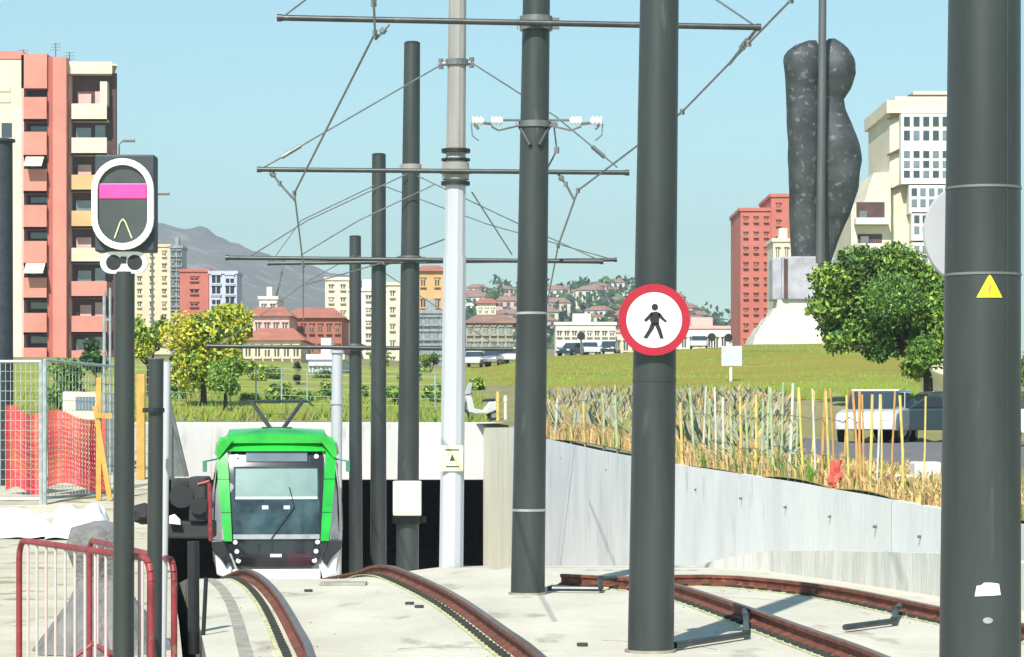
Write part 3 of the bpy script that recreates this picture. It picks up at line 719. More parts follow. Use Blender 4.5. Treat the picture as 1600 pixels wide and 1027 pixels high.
for s_ in (-1, 1):
    P = [(s_*.86, .42), (s_*.98, .62), (s_*1.12, .80), (s_*1.20, .74), (s_*1.16, .30), (s_*.9, .20)]
    if s_ < 0: P = P[::-1]
    mb.prism(P, -.02, .35)
mb.prism([(-.86, .08), (.86, .08), (.86, .40), (-.86, .40)], .0, .3)
mb.build('skirt', 'tram_white', troot, local=True, bevel=.03)
for s_ in (-1, 1):
    P = [(s_*.88, .60), (s_*1.02, .98), (s_*1.27, .96), (s_*1.26, .80), (s_*1.08, .62), (s_*.98, .45)]
    mb = MB(); mb.prism(P if s_ > 0 else P[::-1], -.09, .5); mb.build('corner_trim', 'tram_black', troot, local=True, bevel=.02)
mb = MB()
for s_ in (-1, 1):
    rg = []
    for y in (.5, 1.6): rg.append([(s_*(hw(z)*(.93 if y < 1 else 1.0)+.012), y+(.1 if z > 1.8 else 0), z) for z in (1.1, 1.5, 2.0, 2.45)])
    k = len(mb.v)
    for q in rg: mb.v += [Vector(p) for p in q]
    for i in range(3): mb.face((k+i, k+i+1, k+5+i, k+4+i))
    for j in range(3):
        y0 = 2.2+j*2.4; 
        for i in range(3):
            zz = (1.1, 1.5, 2.0, 2.4); mb.quad((s_*(hw(zz[i])+.012), y0, zz[i]), (s_*(hw(zz[i+1])+.012), y0, zz[i+1]), (s_*(hw(zz[i+1])+.012), y0+2, zz[i+1]), (s_*(hw(zz[i])+.012), y0+2, zz[i]))
mb.build('side_window', 'glass', troot, local=True)
for s_ in (-1, 1):
    mb = MB(); mb.tube((s_*1.15, .5, 2.55), (s_*1.42, .30, 2.5), .018, n=6); mb.box(s_*1.40-.04, s_*1.40+.04, .22, .34, 2.30, 2.52); mb.build('mirror', 'verdigris', troot, local=True, bevel=.01)
# rear sections
for q, (y0, y1, sh) in enumerate(((9.75, 11.4, .93), (11.7, 18.5, 1.0))):
    mb = MB(); mb.loft([ring(y0, zs, sh), ring(y1, zs, sh)]); mb.build('rear_section', 'tram_white' if q else 'tram_grey', troot, smooth=True, local=True)
for y in (1.4, 8.2, 13, 17.5):
    mb = MB()
    for s_ in (-1, 1): mb.tube((s_*.70, y, .30), (s_*.82, y, .30), .30, n=20)
    mb.build('wheel', 'steel_dark', troot, smooth=True, local=True)
mb = MB(); mb.box(-.7, .7, 3.6, 6.2, 3.02, 3.13); mb.build('roof_unit', 'tram_grey', troot, local=True, bevel=.03)
mb = MB()
for s_ in (-1, 1):
    mb.tube((s_*.12, 1.5, 3.14), (s_*.50, 1.9, 3.68), .042, n=8)
mb.tube((-.62, 1.9, 3.70), (.62, 1.9, 3.70), .034, n=6); mb.tube((-.58, 2.1, 3.71), (.58, 2.1, 3.71), .02, n=6)
for s_ in (-1, 1): mb.tube((s_*.62, 1.9, 3.70), (s_*.74, 1.92, 3.60), .02, n=6); mb.tube((s_*.5, 1.9, 3.68), (s_*.58, 2.1, 3.71), .015, n=6)
mb.box(-.3, .3, 1.3, 1.9, 3.10, 3.18); mb.tube((-.3, 1.9, 3.45), (.3, 1.9, 3.45), .01, n=5)
mb.build('pantograph', 'steel_dark', troot, local=True)

# ---------------------------------------------------------------- signal and posts at the left
d = 16.0; s = d/F
root = thing('tram_signal', 'dark signal head with a white oval rim and a pink bar', 'signal', (X(193, d), d, 0))
mb = MB(); mb.tube((X(192, d), d, -.1), (X(195, d), d, Z(425, d)), .068, .062, n=20); mb.build('post', 'steel_dark', root, smooth=True)
mb = MB(); mb.box(X(150, d), X(243, d), d-.05, d+.12, Z(394, d), Z(243, d)); mb.build('backboard', 'signal_back', root, bevel=.01)
def stadium(cx, cz, w, h, n=16):
    r = w/2; P = []
    for i in range(n+1): t = math.pi*i/n; P.append((cx+r*math.cos(t), cz+h/2-r+r*math.sin(t)))
    for i in range(n+1): t = math.pi+math.pi*i/n; P.append((cx+r*math.cos(t), cz-h/2+r+r*math.sin(t)))
    return P
cx, cz = X(195, d), Z(321, d)
o1 = stadium(cx, cz, 96*s, 142*s); i1 = stadium(cx, cz, 78*s, 122*s); n = len(o1)
mb = MB(); k = 0
for (A, y) in ((o1, d-.06), (o1, d-.10), (i1, d-.10), (i1, d-.06)): mb.v += [Vector((x, y, z)) for x, z in A]
for j in range(3):
    for i in range(n): i2 = (i+1) % n; mb.face((j*n+i, j*n+i2, (j+1)*n+i2, (j+1)*n+i))
mb.build('white_rim', 'white_paint', root, smooth=True)
mb = MB(); mb.prism(stadium(cx, cz, 80*s, 124*s), d-.075, d-.055); fc = mb.build('face_panel', 'signal_panel', root)
mb = MB(); mb.box(cx-37*s, cx+37*s, d-.082, d-.0755, Z(312, d), Z(289, d)); mb.build('pink_bar', 'magenta', fc, bevel=.004)
mb = MB()
for a, b in (((182, 374), (191, 349)), ((191, 349), (195, 344)), ((195, 344), (199, 349)), ((199, 349), (209, 374))): mb.tube(Vector((X(a[0], d), d-.08, Z(a[1], d))), Vector((X(b[0], d), d-.08, Z(b[1], d))), .0045, n=5)
mb.build('arrow_symbol', 'label_cream', fc)
mb = MB(); mb.prism(stadium(0, 0, 34*s, 74*s), -.02, .02, Matrix.Translation((cx, d-.02, Z(411, d))) @ Matrix.Rotation(math.pi/2, 4, 'Y')); br = mb.build('mounting_plate', 'white_paint', root)
for px in (179, 212): mb = MB(); mb.tube((X(px, d), d-.042, Z(411, d)), (X(px, d), d-.03, Z(411, d)), .048, n=18); mb.build('bolt_head', 'black', br, smooth=True)
mb = MB(); mb.box(X(190, d), X(199, d), d-.048, d-.041, Z(412, d), Z(402, d)); mb.build('bolt_head', 'black', br)
d = 17.2
mb = MB(); mb.tube((X(240, d), d, -.1), (X(244, d), d, Z(562, d)), .052, .05, n=18); root = thing('signal_post', 'plain dark post without a head just right of the signal', 'post', (X(240, d), d, 0)); mb.build('post', 'steel_dark', root, smooth=True)
mb = MB(); mb.tube((X(240, d), d, Z(640, d)-.02), (X(240, d), d, Z(640, d)+.01), .075, n=14); mb.build('band', 'black', root); mb = MB(); mb.tube((X(244, d), d, Z(562, d)), (X(244, d), d, Z(560, d)), .055, n=14); mb.build('cap', 'steel_mid', root)
d = 17.6; mb = MB(); mb.tube((X(254, d), d, 0), (X(261, d), d, Z(566, d)), .02, .026, n=10); tag(own(mb.build('conduit_pipe', 'lamp_white', smooth=True), (X(254, d), d, 0)), 'slim pale pipe standing against the right side of the plain dark post', 'pipe')
d = 24; mb = MB(); mb.tube((X(303, d), d, -.2), (X(302, d), d, Z(846, d)), .055, n=12); mb.tube((X(316, d-.3), d-.3, -.2), (X(322, d-.3), d-.3, Z(900, d)), .02, n=8)
tag(own(mb.build('dark_stake', 'black', smooth=True), (X(303, d), d, 0)), 'short black stake at the edge of the ditch left of the slab', 'post')
d = 60; mb = MB(); mb.tube((X(163, d), d, .8), (X(163, d), d, Z(455, d)), .04, n=8); mb.tube((X(172, d), d, .8), (X(172, d), d, Z(450, d)), .03, n=8); mb.tube((X(163, d), d, Z(500, d)), (X(172, d), d, Z(500, d)), .03, n=6)
tag(own(mb.build('twin_pipe_post', 'steel_light', smooth=True), (X(163, d), d, .8)), 'pair of slim grey pipes left of the signal post in front of the tower', 'post')
# leaning pipe and dark machinery on the left ramp edge
root = thing('site_winch', 'black piece of site machinery with a white patch beside the left of the tram', 'machine', (X(295, 47), 47, 0))
d = 47
mb = MB(); mb.box(X(262, d), X(330, d), d, d+.9, Z(842, d), Z(815, d)); mb.box(X(296, d), X(322, d), d-.1, d+.8, Z(815, d), Z(745, d)); mb.box(X(266, d), X(296, d), d+.1, d+.8, Z(790, d), Z(748, d)); mb.build('housing', 'near_black', root, bevel=.04)
mb = MB(); mb.tube((X(285, d), d-.15, Z(775, d)), (X(285, d), d+.9, Z(775, d)), .22, n=18); mb.tube((X(312, d), d-.2, Z(790, d)), (X(312, d), d+.9, Z(790, d)), .16, n=18); mb.build('drum', 'black', root, smooth=True)
mb = MB(); mb.prism([(X(266, d), Z(818, d)), (X(284, d), Z(820, d)), (X(283, d), Z(812, d)), (X(274, d), Z(803, d)), (X(266, d), Z(806, d))], d-.16, d-.05); mb.build('white_cover', 'white_paint', root, bevel=.01)
mb = MB(); mb.tube((X(330, d), d-.1, Z(845, d)), (X(328, d), d-.1, Z(755, d)), .04, n=8); mb.tube((X(310, d), d-.1, Z(757, d)), (X(328, d), d-.1, Z(752, d)), .03, n=8); mb.build('frame', 'red_frame', root)
mb = MB(); mb.tube((X(262, 52), 52, Z(620, 52)), (X(292, 52), 52, Z(745, 52)), .045, n=8); mb.tube((X(268, 52), 52, Z(640, 52)), (X(268, 52), 52, Z(745, 52)), .03, n=8); mb.prism([(X(262, 52), Z(622, 52)), (X(290, 52), Z(745, 52)), (X(262, 52), Z(745, 52))], 52.02, 52.06)
tag(own(mb.build('loading_chute', 'steel_mid'), (X(270, 52), 52, .5)), 'grey slanting chute behind the black machinery', 'chute')
# dark cushion-like bag between the posts
def blob(mb, c, rx, ry, rz, seed=0, amp=.25, n=14, m=9, frq=1.6):
    k = len(mb.v); c = Vector(c)
    for j in range(m+1):
        ph = math.pi*j/m
        for i in range(n):
            th = 2*math.pi*i/n; u = Vector((math.sin(ph)*math.cos(th), math.sin(ph)*math.sin(th), math.cos(ph)))
            f = 1+amp*noise.noise(u*frq+Vector((seed*3.7, seed, 0))); mb.v.append(c+Vector((u.x*rx*f, u.y*ry*f, u.z*rz*f)))
    for j in range(m):
        for i in range(n): i2 = (i+1) % n; mb.face((k+j*n+i, k+(j+1)*n+i, k+(j+1)*n+i2, k+j*n+i2))
mb = MB(); blob(mb, (X(226, 34), 34, Z(805, 34)), .22, .2, .12, 5, .5); mb.tube((X(240, 34), 34, Z(803, 34)), (X(240, 34), 34, 0), .03, n=6); tag(own(mb.build('cable_bundle', 'rubber', smooth=True), (X(226, 34), 34, 0)), 'black rubber bundle hanging between the two dark posts', 'bundle')

# barriers
def barrier(a, b, label, h=1.1, nb=13):
    a = Vector(a); b = Vector(b); root = thing('crowd_barrier', label, 'barrier', a, 'red crowd barriers at the left')
    d = (b-a).normalized(); L = (b-a).length; up = Vector((0, 0, 1)); r = .022
    mb = MB(); rc = .14
    P = [a+up*.05, a+up*(h-rc)]+[a+d*(rc-rc*math.cos(t))+up*(h-rc+rc*math.sin(t)) for t in (.4, .8, 1.2, 1.57)]
    P += [b-d*(rc-rc*math.cos(t))+up*(h-rc+rc*math.sin(t)) for t in (1.57, 1.2, .8, .4)]+[b+up*(h-rc), b+up*.05]
    mb.path(P, r, n=10); mb.tube(a+up*.2, b+up*.2, .018); mb.build('frame', 'red_frame', root, smooth=True)
    for i in range(1, nb):
        p = a+d*(L*i/nb); mb = MB(); mb.tube(p+up*.2, p+up*h, .010, n=8); mb.build('bar', 'barrier_bar', root, smooth=True)
    for p in (a+d*.15, b-d*.15):
        q = Vector((-d.y, d.x, 0)); mb = MB(); mb.path([p-q*.28+up*.02, p-q*.2+up*.06, p+up*.2, p+q*.2+up*.06, p+q*.28+up*.02], .018); mb.build('foot', 'red_frame', root, smooth=True)
barrier((X(30, 18.6), 18.6, 0), (X(236, 15.9), 15.9, 0), 'near red crowd barrier whose top rail slopes behind the signal post')
barrier((X(140, 20.5), 20.5, 0), (X(272, 17.3), 17.3, 0), 'second red crowd barrier, partly behind the first and the posts', h=1.02, nb=9)
# grey tarp over a stack
mb = MB(); n = 40; m_ = 18; k = 0; cx, cy = X(158, 22), 22.0
for j in range(m_+1):
    t = j/m_; z = 1.12*(1-t); rr = interp([(0, .05), (.04, .26), (.2, .30), (.45, .20), (.6, .26), (1, .56)], t)
    for i in range(n):
        a = 2*math.pi*i/n; f = 1+.16*noise.noise((math.cos(a)*2.2, math.sin(a)*2.2, z*1.5))+.10*math.sin(a*7+z*2)*t
        mb.v.append(Vector((cx+rr*f*math.cos(a), cy+rr*f*math.sin(a), z)))
for j in range(m_):
    for i in range(n): i2 = (i+1) % n; mb.face((j*n+i, (j+1)*n+i, (j+1)*n+i2, j*n+i2))
mb.face(list(range(n))[::-1])
tag(own(mb.build('tarp_heap', 'tarp_grey', smooth=True), (cx, cy, 0)), 'grey tarpaulin draped over a stack behind the red barriers', 'tarpaulin')
# white sheets
def sheetcloth(name, label, px0, px1, d0, d1, h, seed):
    mb = MB(); nx, ny = 34, 16
    for j in range(ny+1):
        d = lerp(d0, d1, j/ny)
        for i in range(nx+1):
            u = i/nx; v = j/ny; x = X(lerp(px0, px1, u), d)
            e = min(1, 5*min(u, 1-u, v*1.2+.0, 1-v+.3)); q = noise.noise((x*1.7+seed, d*1.3, 0))
            mb.v.append(Vector((x+.15*noise.noise((d*2, seed, 1)), d+.2*noise.noise((x*3, seed, 2)), .03+h*e*(.55+.9*q)+.03*noise.noise((x*4, d*4, seed)))))
    for j in range(ny):
        for i in range(nx): a = j*(nx+1)+i; mb.face((a, a+1, a+nx+2, a+nx+1))
    o = mb.build(name, 'tarp_white', smooth=True); own(o, (X((px0+px1)/2, d0), d0, 0)); tag(o, label, 'plastic sheet', 'white sheets on the ground by the fence')
sheetcloth('plastic_sheet', 'crumpled white sheet on the ground at the far left below the red netting', -60, 96, 44.5, 49, .42, 1.3)
sheetcloth('plastic_sheet', 'crumpled white sheet on the ground just left of the signal post', 72, 178, 44.2, 48.8, .48, 4.1)
# site fence
def mesh_panel(a, b, z0, z1, label):
    a = Vector(a); b = Vector(b); root = thing('site_fence_panel', label, 'fence', (a.x, a.y, z0), 'galvanised site fence panels on the left')
    d = (b-a); n = 22; mb = MB()
    A = Vector((a.x, a.y, 0)); B = Vector((b.x, b.y, 0))
    for p in (A, B): mb.tube(p+Vector((0, 0, z0)), p+Vector((0, 0, z1)), .045, n=8)
    for z in (z0+.15, z1): mb.tube(A+Vector((0, 0, z)), B+Vector((0, 0, z)), .03, n=8)
    mb.build('frame', 'galv', root, smooth=True)
    mb = MB()
    for i in range(1, n): p = A.lerp(B, i/n); mb.tube(p+Vector((0, 0, z0+.15)), p+Vector((0, 0, z1)), .006, n=4, cap=False)
    for i in range(1, 14): z = lerp(z0+.15, z1, i/14); mb.tube(A+Vector((0, 0, z)), B+Vector((0, 0, z)), .006, n=4, cap=False)
    mb.build('wire_mesh', 'galv', root)
mesh_panel((X(-110, 50), 50, 0), (X(64, 50), 50, 0), .40, Z(565, 50), 'galvanised mesh fence panel at the far left in front of bright red netting')
mesh_panel((X(70, 50), 50, 0), (X(182, 55), 55, 0), .42, Z(563, 50), 'galvanised mesh fence panel left of the signal post, receding')
root = thing('barrier_netting', 'red-orange plastic netting strung behind the fence panels', 'netting', (X(60, 53), 53, 1))
for (a, b, wv, y0, y1) in ((8, 62, .10, 640, 768), (74, 164, .14, 648, 762)):
    mb = MB(); d = 53; nx = 26; nz = 15
    def np_(u, v): x = lerp(X(a, d), X(b, d), u); return Vector((x, d+wv*math.sin(u*9)+.05*math.sin(v*7), lerp(Z(y1, d), Z(y0, d), v)+.10*math.sin(u*5+v)))
    for i in range(nx):
        for j in range(nz):
            u0, u1, v0, v1 = i/nx, (i+.80)/nx, j/nz, (j+1)/nz; mb.quad(np_(u0, v0), np_(u1, v0), np_(u1, v1), np_(u0, v1))
            u0, u1, v0, v1 = (i+.80)/nx, (i+1)/nx, j/nz, (j+.7)/nz; mb.quad(np_(u0, v0), np_(u1, v0), np_(u1, v1), np_(u0, v1))
    mb.build('net_sheet', 'net_red', root)
d = 51
mb = MB(); mb.box(X(150, d), X(158, d), d, d+.08, .5, Z(590, d)); mb.box(-.05, .05, d-.03, d+.03, 0, 1.9, Matrix.Translation((X(172, d), 0, .5)) @ Matrix.Rotation(math.radians(-9), 4, 'Y')); mb.box(X(150, d), X(176, d), d-.05, d-.01, Z(650, d)-.05, Z(650, d)+.05)
tag(own(mb.build('timber_prop', 'ochre'), (X(155, d), d, .5)), 'ochre timber prop with a slanting brace at the right end of the red netting', 'timber prop')
d = 58; mb = MB(); mb.box(X(213, d), X(226, d), d, d+.15, .7, Z(585, d)); tag(own(mb.build('timber_post', 'ochre', bevel=.01), (X(220, d), d, .7)), 'ochre board standing between the signal post and the plain post', 'board')
# low concrete cabinet and small site hut behind the netting
d = 62; root = thing('site_container', 'pale low site container behind the red netting', 'container', (X(125, d), d, 1.0))
mb = MB(); mb.box(X(98, d), X(160, d), d, d+2.4, .9, Z(612, d)); mb.build('body', 'ivory', root, bevel=.03); mb = MB(); mb.box(X(118, d), X(148, d), d-.03, d, Z(640, d), Z(620, d)); mb.build('window', 'glass_lit', root)

# ---------------------------------------------------------------- vegetation
def leafcloud(mb, c, rad, n, size, seed=0, mats=3, flat=1, weights=None):
    rr = random.Random(seed); c = Vector(c)
    for i in range(n):
        u = Vector((rr.gauss(0, 1), rr.gauss(0, 1), rr.gauss(0, 1))).normalized(); r = rr.random()**.38
        f = 1+.35*noise.noise(u*2.2+Vector((seed, 0, 0)))
        p = c+Vector((u.x*rad[0], u.y*rad[1], u.z*rad[2]))*r*f
        a = Vector((rr.gauss(0, 1), rr.gauss(0, 1), rr.gauss(0, .8))).normalized(); b = a.orthogonal().normalized(); b.rotate(Matrix.Rotation(rr.random()*6.28, 3, a))
        w = a.cross(b); s_ = size*(.6+.9*rr.random())
        mb.mi = rr.choices(range(mats), weights=weights)[0] if weights else rr.randrange(mats)
        mb.quad(p-b*s_*.9, p+w*s_*.45, p+b*s_*.9, p-w*s_*.45)
    mb.mi = 0
def tree(label, trunk, clumps, leaf, size, n, r0, cat='tree', name='tree', weights=None, group=None, seed=1):
    base = Vector(trunk[0]); root = thing(name, label, cat, base, group)
    mb = MB(); N_ = len(trunk)
    for i, (a, b) in enumerate(zip(trunk, trunk[1:])): mb.tube(a, b, r0*(1-i/N_*.6), r0*(1-(i+1)/N_*.6), n=9)
    fork = Vector(trunk[-1])
    for q, (c, rad) in enumerate(clumps):
        mid = fork.lerp(Vector(c), .5)+Vector((.1*(q % 3-1), 0, -.1)); mb.tube(fork, mid, r0*.38, r0*.24, n=6); mb.tube(mid, c, r0*.24, r0*.08, n=6)
    mb.build('trunk', 'bark', root, smooth=True)
    mb = MB(); tot = sum(r[0]*r[2] for c, r in clumps)
    rw = random.Random(seed)
    for q, (c, rad) in enumerate(clumps):
        w_ = [(weights[i] if weights else 1)*rw.choice((.25, 1, 1, 2.6)) for i in range(len(leaf))]
        leafcloud(mb, c, rad, int(n*rad[0]*rad[2]/tot), size*rw.uniform(.75, 1.25), seed*31+q, len(leaf), weights=w_)
    mb.build('crown', leaf, root)
    return root
D = 80; sD = D/F
cl = []
rt = random.Random(5)
for (px, py, rx) in ((1300, 440, 34), (1345, 415, 40), (1400, 412, 42), (1440, 440, 40), (1295, 480, 34), (1340, 470, 44), (1395, 465, 50), (1445, 490, 40), (1315, 515, 36), (1365, 520, 42), (1415, 525, 42), (1450, 550, 34), (1375, 548, 24), (1310, 535, 22), (1430, 575, 22), (1480, 460, 34), (1490, 520, 30)):
    dd = D+rt.uniform(-1.0, 1.0); cl.append((tuple(at(px, py, dd)), (rx*sD*1.05, rx*sD*1.1, rx*sD*.80)))
tree('bushy dark green tree with a slanting trunk beside the nearest pole', [(X(1452, D), D, terr(1452, D)-.1), at(1450, 590, D), at(1443, 570, D), at(1420, 548, D)], cl, ['leaf_a', 'leaf_b', 'leaf_c', 'leaf_yg'], .085, 24000, .17, weights=[5, 4, 3, 2], seed=3)
def simple_tree(label, px, D, y0, y1, w, leaf, size, n, seed, name='tree', cat='tree', group=None, weights=None, ybase=None):
    z0 = (Z(ybase, D) if ybase else terr(px, D))-.1; cl = []; rr = random.Random(seed); k = max(4, int(w/12)); sd = D/F
    for i in range(k+3):
        u = rr.uniform(-.36, .36)*w; v = rr.uniform(.2, .8); r = rr.uniform(.2, .32)
        cl.append((tuple(at(px+u, lerp(y1, y0, v), D+rr.uniform(-1, 1))), (w*r*sd, w*r*sd, min(w*r*sd, (y1-y0)*.34*sd))))
    return tree(label, [(X(px, D), D, z0), at(px, lerp(y1, y0, .15), D)], cl, leaf, size, n, .12*w*sd*.3+.04, cat, name, weights, group, seed)
simple_tree('yellow-green bushy tree above the ramp left of the tram', 318, 104, 482, 610, 118, ['leaf_y', 'leaf_yg', 'leaf_a', 'leaf_c'], .12, 11000, 11, weights=[8, 4, 1, 1])
simple_tree('light green tree just right of the signal post', 232, 112, 486, 590, 62, ['leaf_yg', 'leaf_b', 'leaf_y', 'leaf_a'], .10, 3000, 12)
simple_tree('small fresh green tree below the yellow-green one', 352, 100, 548, 625, 58, ['leaf_b', 'leaf_a', 'leaf_yg'], .09, 2600, 13, weights=[4, 4, 2])
simple_tree('dark narrow cypress in front of the lilac building', 467, 135, 550, 612, 14, ['leaf_dark', 'leaf_c'], .09, 900, 14, name='cypress')
simple_tree('green tree at the far left behind the site fence', 92, 100, 560, 640, 70, ['leaf_a', 'leaf_c', 'leaf_b'], .10, 2200, 15)
simple_tree('dark tree behind the left fence beside the red tower', 150, 130, 520, 600, 40, ['leaf_dark', 'leaf_a', 'leaf_c'], .12, 1600, 16)
simple_tree('dark green tree visible right of the nearest pole', 1640, 85, 500, 640, 90, ['leaf_a', 'leaf_c', 'leaf_b'], .1, 3000, 17)
for i, (px, D_, y0, y1, w) in enumerate(((395, 140, 560, 600, 34), (425, 145, 566, 600, 30), (505, 150, 572, 606, 28), (300, 125, 590, 628, 40), (600, 165, 545, 585, 40), (672, 170, 548, 590, 30), (640, 150, 562, 600, 34), (750, 260, 545, 572, 22), (560, 120, 600, 632, 30), (390, 108, 612, 640, 32), (430, 112, 600, 640, 44), (470, 110, 610, 642, 36), (500, 118, 596, 634, 40), (262, 108, 600, 640, 50), (620, 114, 606, 640, 34), (680, 116, 600, 640, 36), (742, 128, 590, 615, 26))):
    simple_tree('rounded green shrub on the embankment above the underpass', px, D_, y0, y1, w, ['leaf_a', 'leaf_b', 'leaf_c', 'leaf_yg'], .11, 1100, 40+i, name='shrub', cat='shrub', group='shrubs on the embankment')
# dry weeds on the wall top, as ground cover
rr = random.Random(21)
mb = MB()
for i in range(9500):
    px = rr.uniform(835, 1640); f = front(px)+.25; d = f+(rr.random()**2.0)*(9 if px > 1000 else 16)*.6
    x = X(px, d); z = terr(px, d); h = rr.uniform(.10, .50)*interp([(850, 1.25), (1200, 1.0), (1300, .6), (1640, .5)], px)
    w = rr.uniform(.012, .03); lx = rr.uniform(-.18, .18)*h*2; a = rr.random()*3.14
    mb.mi = rr.choices((0, 1, 2, 3), weights=(5, 4, 6, 4) if 1090 < px < 1300 and rr.random() < .6 else (5, 4, 1, .3))[0]; c_, s_ = math.cos(a)*w, math.sin(a)*w
    m1_ = (x+lx*.3+c_*.7, d+s_*.7, z+h*.6); m0_ = (x+lx*.3-c_*.7, d-s_*.7, z+h*.6); mb.quad((x-c_, d-s_, z-.02), (x+c_, d+s_, z-.02), m1_, m0_); mb.quad(m0_, m1_, (x+lx*1.3, d+s_*.2+rr.uniform(-.05, .05), z+h*rr.uniform(.75, 1.05)))
tag(mb.build('dry_weeds', ['straw', 'straw_b', 'straw_g', 'leaf_a']), 'dry straw-coloured weeds along the top of the retaining wall', 'weeds', kind='stuff')
mb = MB()
for i in range(13000):
    px = rr.uniform(840, 1225); f = front(px); d = rr.uniform(f+4, min(f+45, 100)); x = X(px, d); z = terr(px, d)
    h = rr.uniform(.3, 1.25)*interp([(840, 1.0), (1100, 1.0), (1225, .6)], px)*.8; w = rr.uniform(.03, .07); a = rr.random()*3.14
    mb.mi = rr.choices((0, 1, 2, 3, 4), weights=(6, 3, 5, 1, 4))[0]; c_, s_ = math.cos(a)*w, math.sin(a)*w; lx = rr.uniform(-.3, .3)
    mb.quad((x-c_, d-s_, z), (x+c_, d+s_, z), (x+lx+c_*1.6, d+s_, z+h*.7), (x+lx*1.6, d, z+h))
tag(mb.build('scrub', ['brush_g', 'straw_b', 'straw_g', 'straw', 'leaf_dark']), 'grey-brown scrub on the slope behind the fence', 'scrub', kind='stuff')
mb = MB()
for i in range(7000):
    px = rr.uniform(-100, 760); d = 92+rr.random()*30; x = X(px, d); z = terr(px, d); h = rr.uniform(.1, .45); w = rr.uniform(.03, .08); a = rr.random()*3.14
    mb.mi = rr.randrange(4); c_, s_ = math.cos(a)*w, math.sin(a)*w
    mb.quad((x-c_, d-s_, z), (x+c_, d+s_, z), (x+rr.uniform(-.2, .2), d, z+h))
for i in range(5000):
    d = rr.uniform(85, 190); px = rr.uniform(interp([(84, 1290), (90, 1180), (110, 1060), (130, 870), (145, 740), (250, 700)], d), 1440); x = X(px, d); z = terr(px, d)+.1; h = rr.uniform(.06, .22); w = .06
    mb.mi = rr.choices((0, 1, 2, 3), weights=(3, 3, 1, 0))[0]; mb.quad((x-w, d, z-.1), (x+w, d, z-.1), (x+rr.uniform(-.1, .1), d, z+h))
tag(mb.build('rough_grass', ['leaf_b', 'embankment_grass', 'straw_g', 'embankment_grass']), 'rough yellow-green grass on the embankment and lawn', 'grass', kind='stuff')

# stake fence along the wall top
root = thing('stake_fence', 'irregular fence of yellow, orange and pale stakes on top of the retaining wall', 'fence', (X(1250, 40.4), 40.4, 1.1))
rr = random.Random(33)
spx = [866, 893, 915, 944, 966, 1066, 1086, 1098, 1108, 1119, 1130, 1142, 1156, 1168, 1180, 1190, 1200, 1210, 1220, 1232, 1243, 1256, 1266, 1275, 1284, 1297, 1304, 1318, 1327, 1340, 1346, 1350, 1358, 1369, 1377, 1392, 1411, 1440, 1620]
prev = None
for i, px in enumerate(spx):
    d = front(px)+.35; z0 = terr(px, d)-.1; ytop = interp([(850, 590), (1060, 600), (1180, 598), (1250, 606), (1300, 612), (1420, 614), (1640, 618)], px)+rr.uniform(-5, 6)
    if px < 1200: ytop += rr.uniform(5, 45)
    b_ = Vector((X(px, d), d, z0)); t_ = Vector((X(px+rr.uniform(-8, 8), d), d+rr.uniform(-.1, .1), Z(ytop, d)))
    mb = MB(); w = rr.uniform(.014, .024)*d/36; mid = b_.lerp(t_, .5)+Vector((rr.uniform(-.02, .02), 0, 0))
    mb.tube(b_, mid, w, n=7); mb.tube(mid, t_, w*.95, n=7)
    m_ = rr.choice(['stake_g', 'stake_w', 'stake_g', 'stake_y']) if px < 1250 else rr.choice(['stake_y', 'stake_o', 'stake_y', 'stake_w'])
    if px in (1377, 1411, 1327, 1297): m_ = 'stake_y'
    if px in (1318, 1340, 1350): m_ = 'stake_o'
    mb.build('stake', m_, root, smooth=True)
for run in ([p for p in spx if p < 980], [p for p in spx if 1060 < p < 1345]):
    for y in (.45, 1.0):
        mb = MB(); mb.path([Vector((X(a, front(a)+.35), front(a)+.35, terr(a, front(a)+.35)+y+rr.uniform(-.05, .05))) for a in run], .007, n=5); mb.build('tie_wire', 'steel_mid', root)
mb = MB(); d = front(1308)+.3; blob(mb, (X(1306, d), d, Z(742, d)), .10, .07, .20, 3, .9); tag(own(mb.build('plastic_bag', 'net_red'), (X(1306, d), d, 1.0)), 'torn red plastic bag caught at the foot of the stake fence', 'bag')
for i, (px, y0, y1, w) in enumerate(((1450, 722, 762, 42), (1408, 742, 768, 38))):
    d = 37.2+i*.2; mb = MB(); mb.box(X(px-w/2, d), X(px+w/2, d), d, d+.5, terr(px, d)-.1, Z(y0, d)); o = mb.build('concrete_block', 'white_wall', bevel=.03); own(o, (X(px, d), d, 1.1)); tag(o, ('taller' if i == 0 else 'lower')+' pale concrete block at the roadside beside the nearest pole', 'block', 'concrete blocks at the roadside')

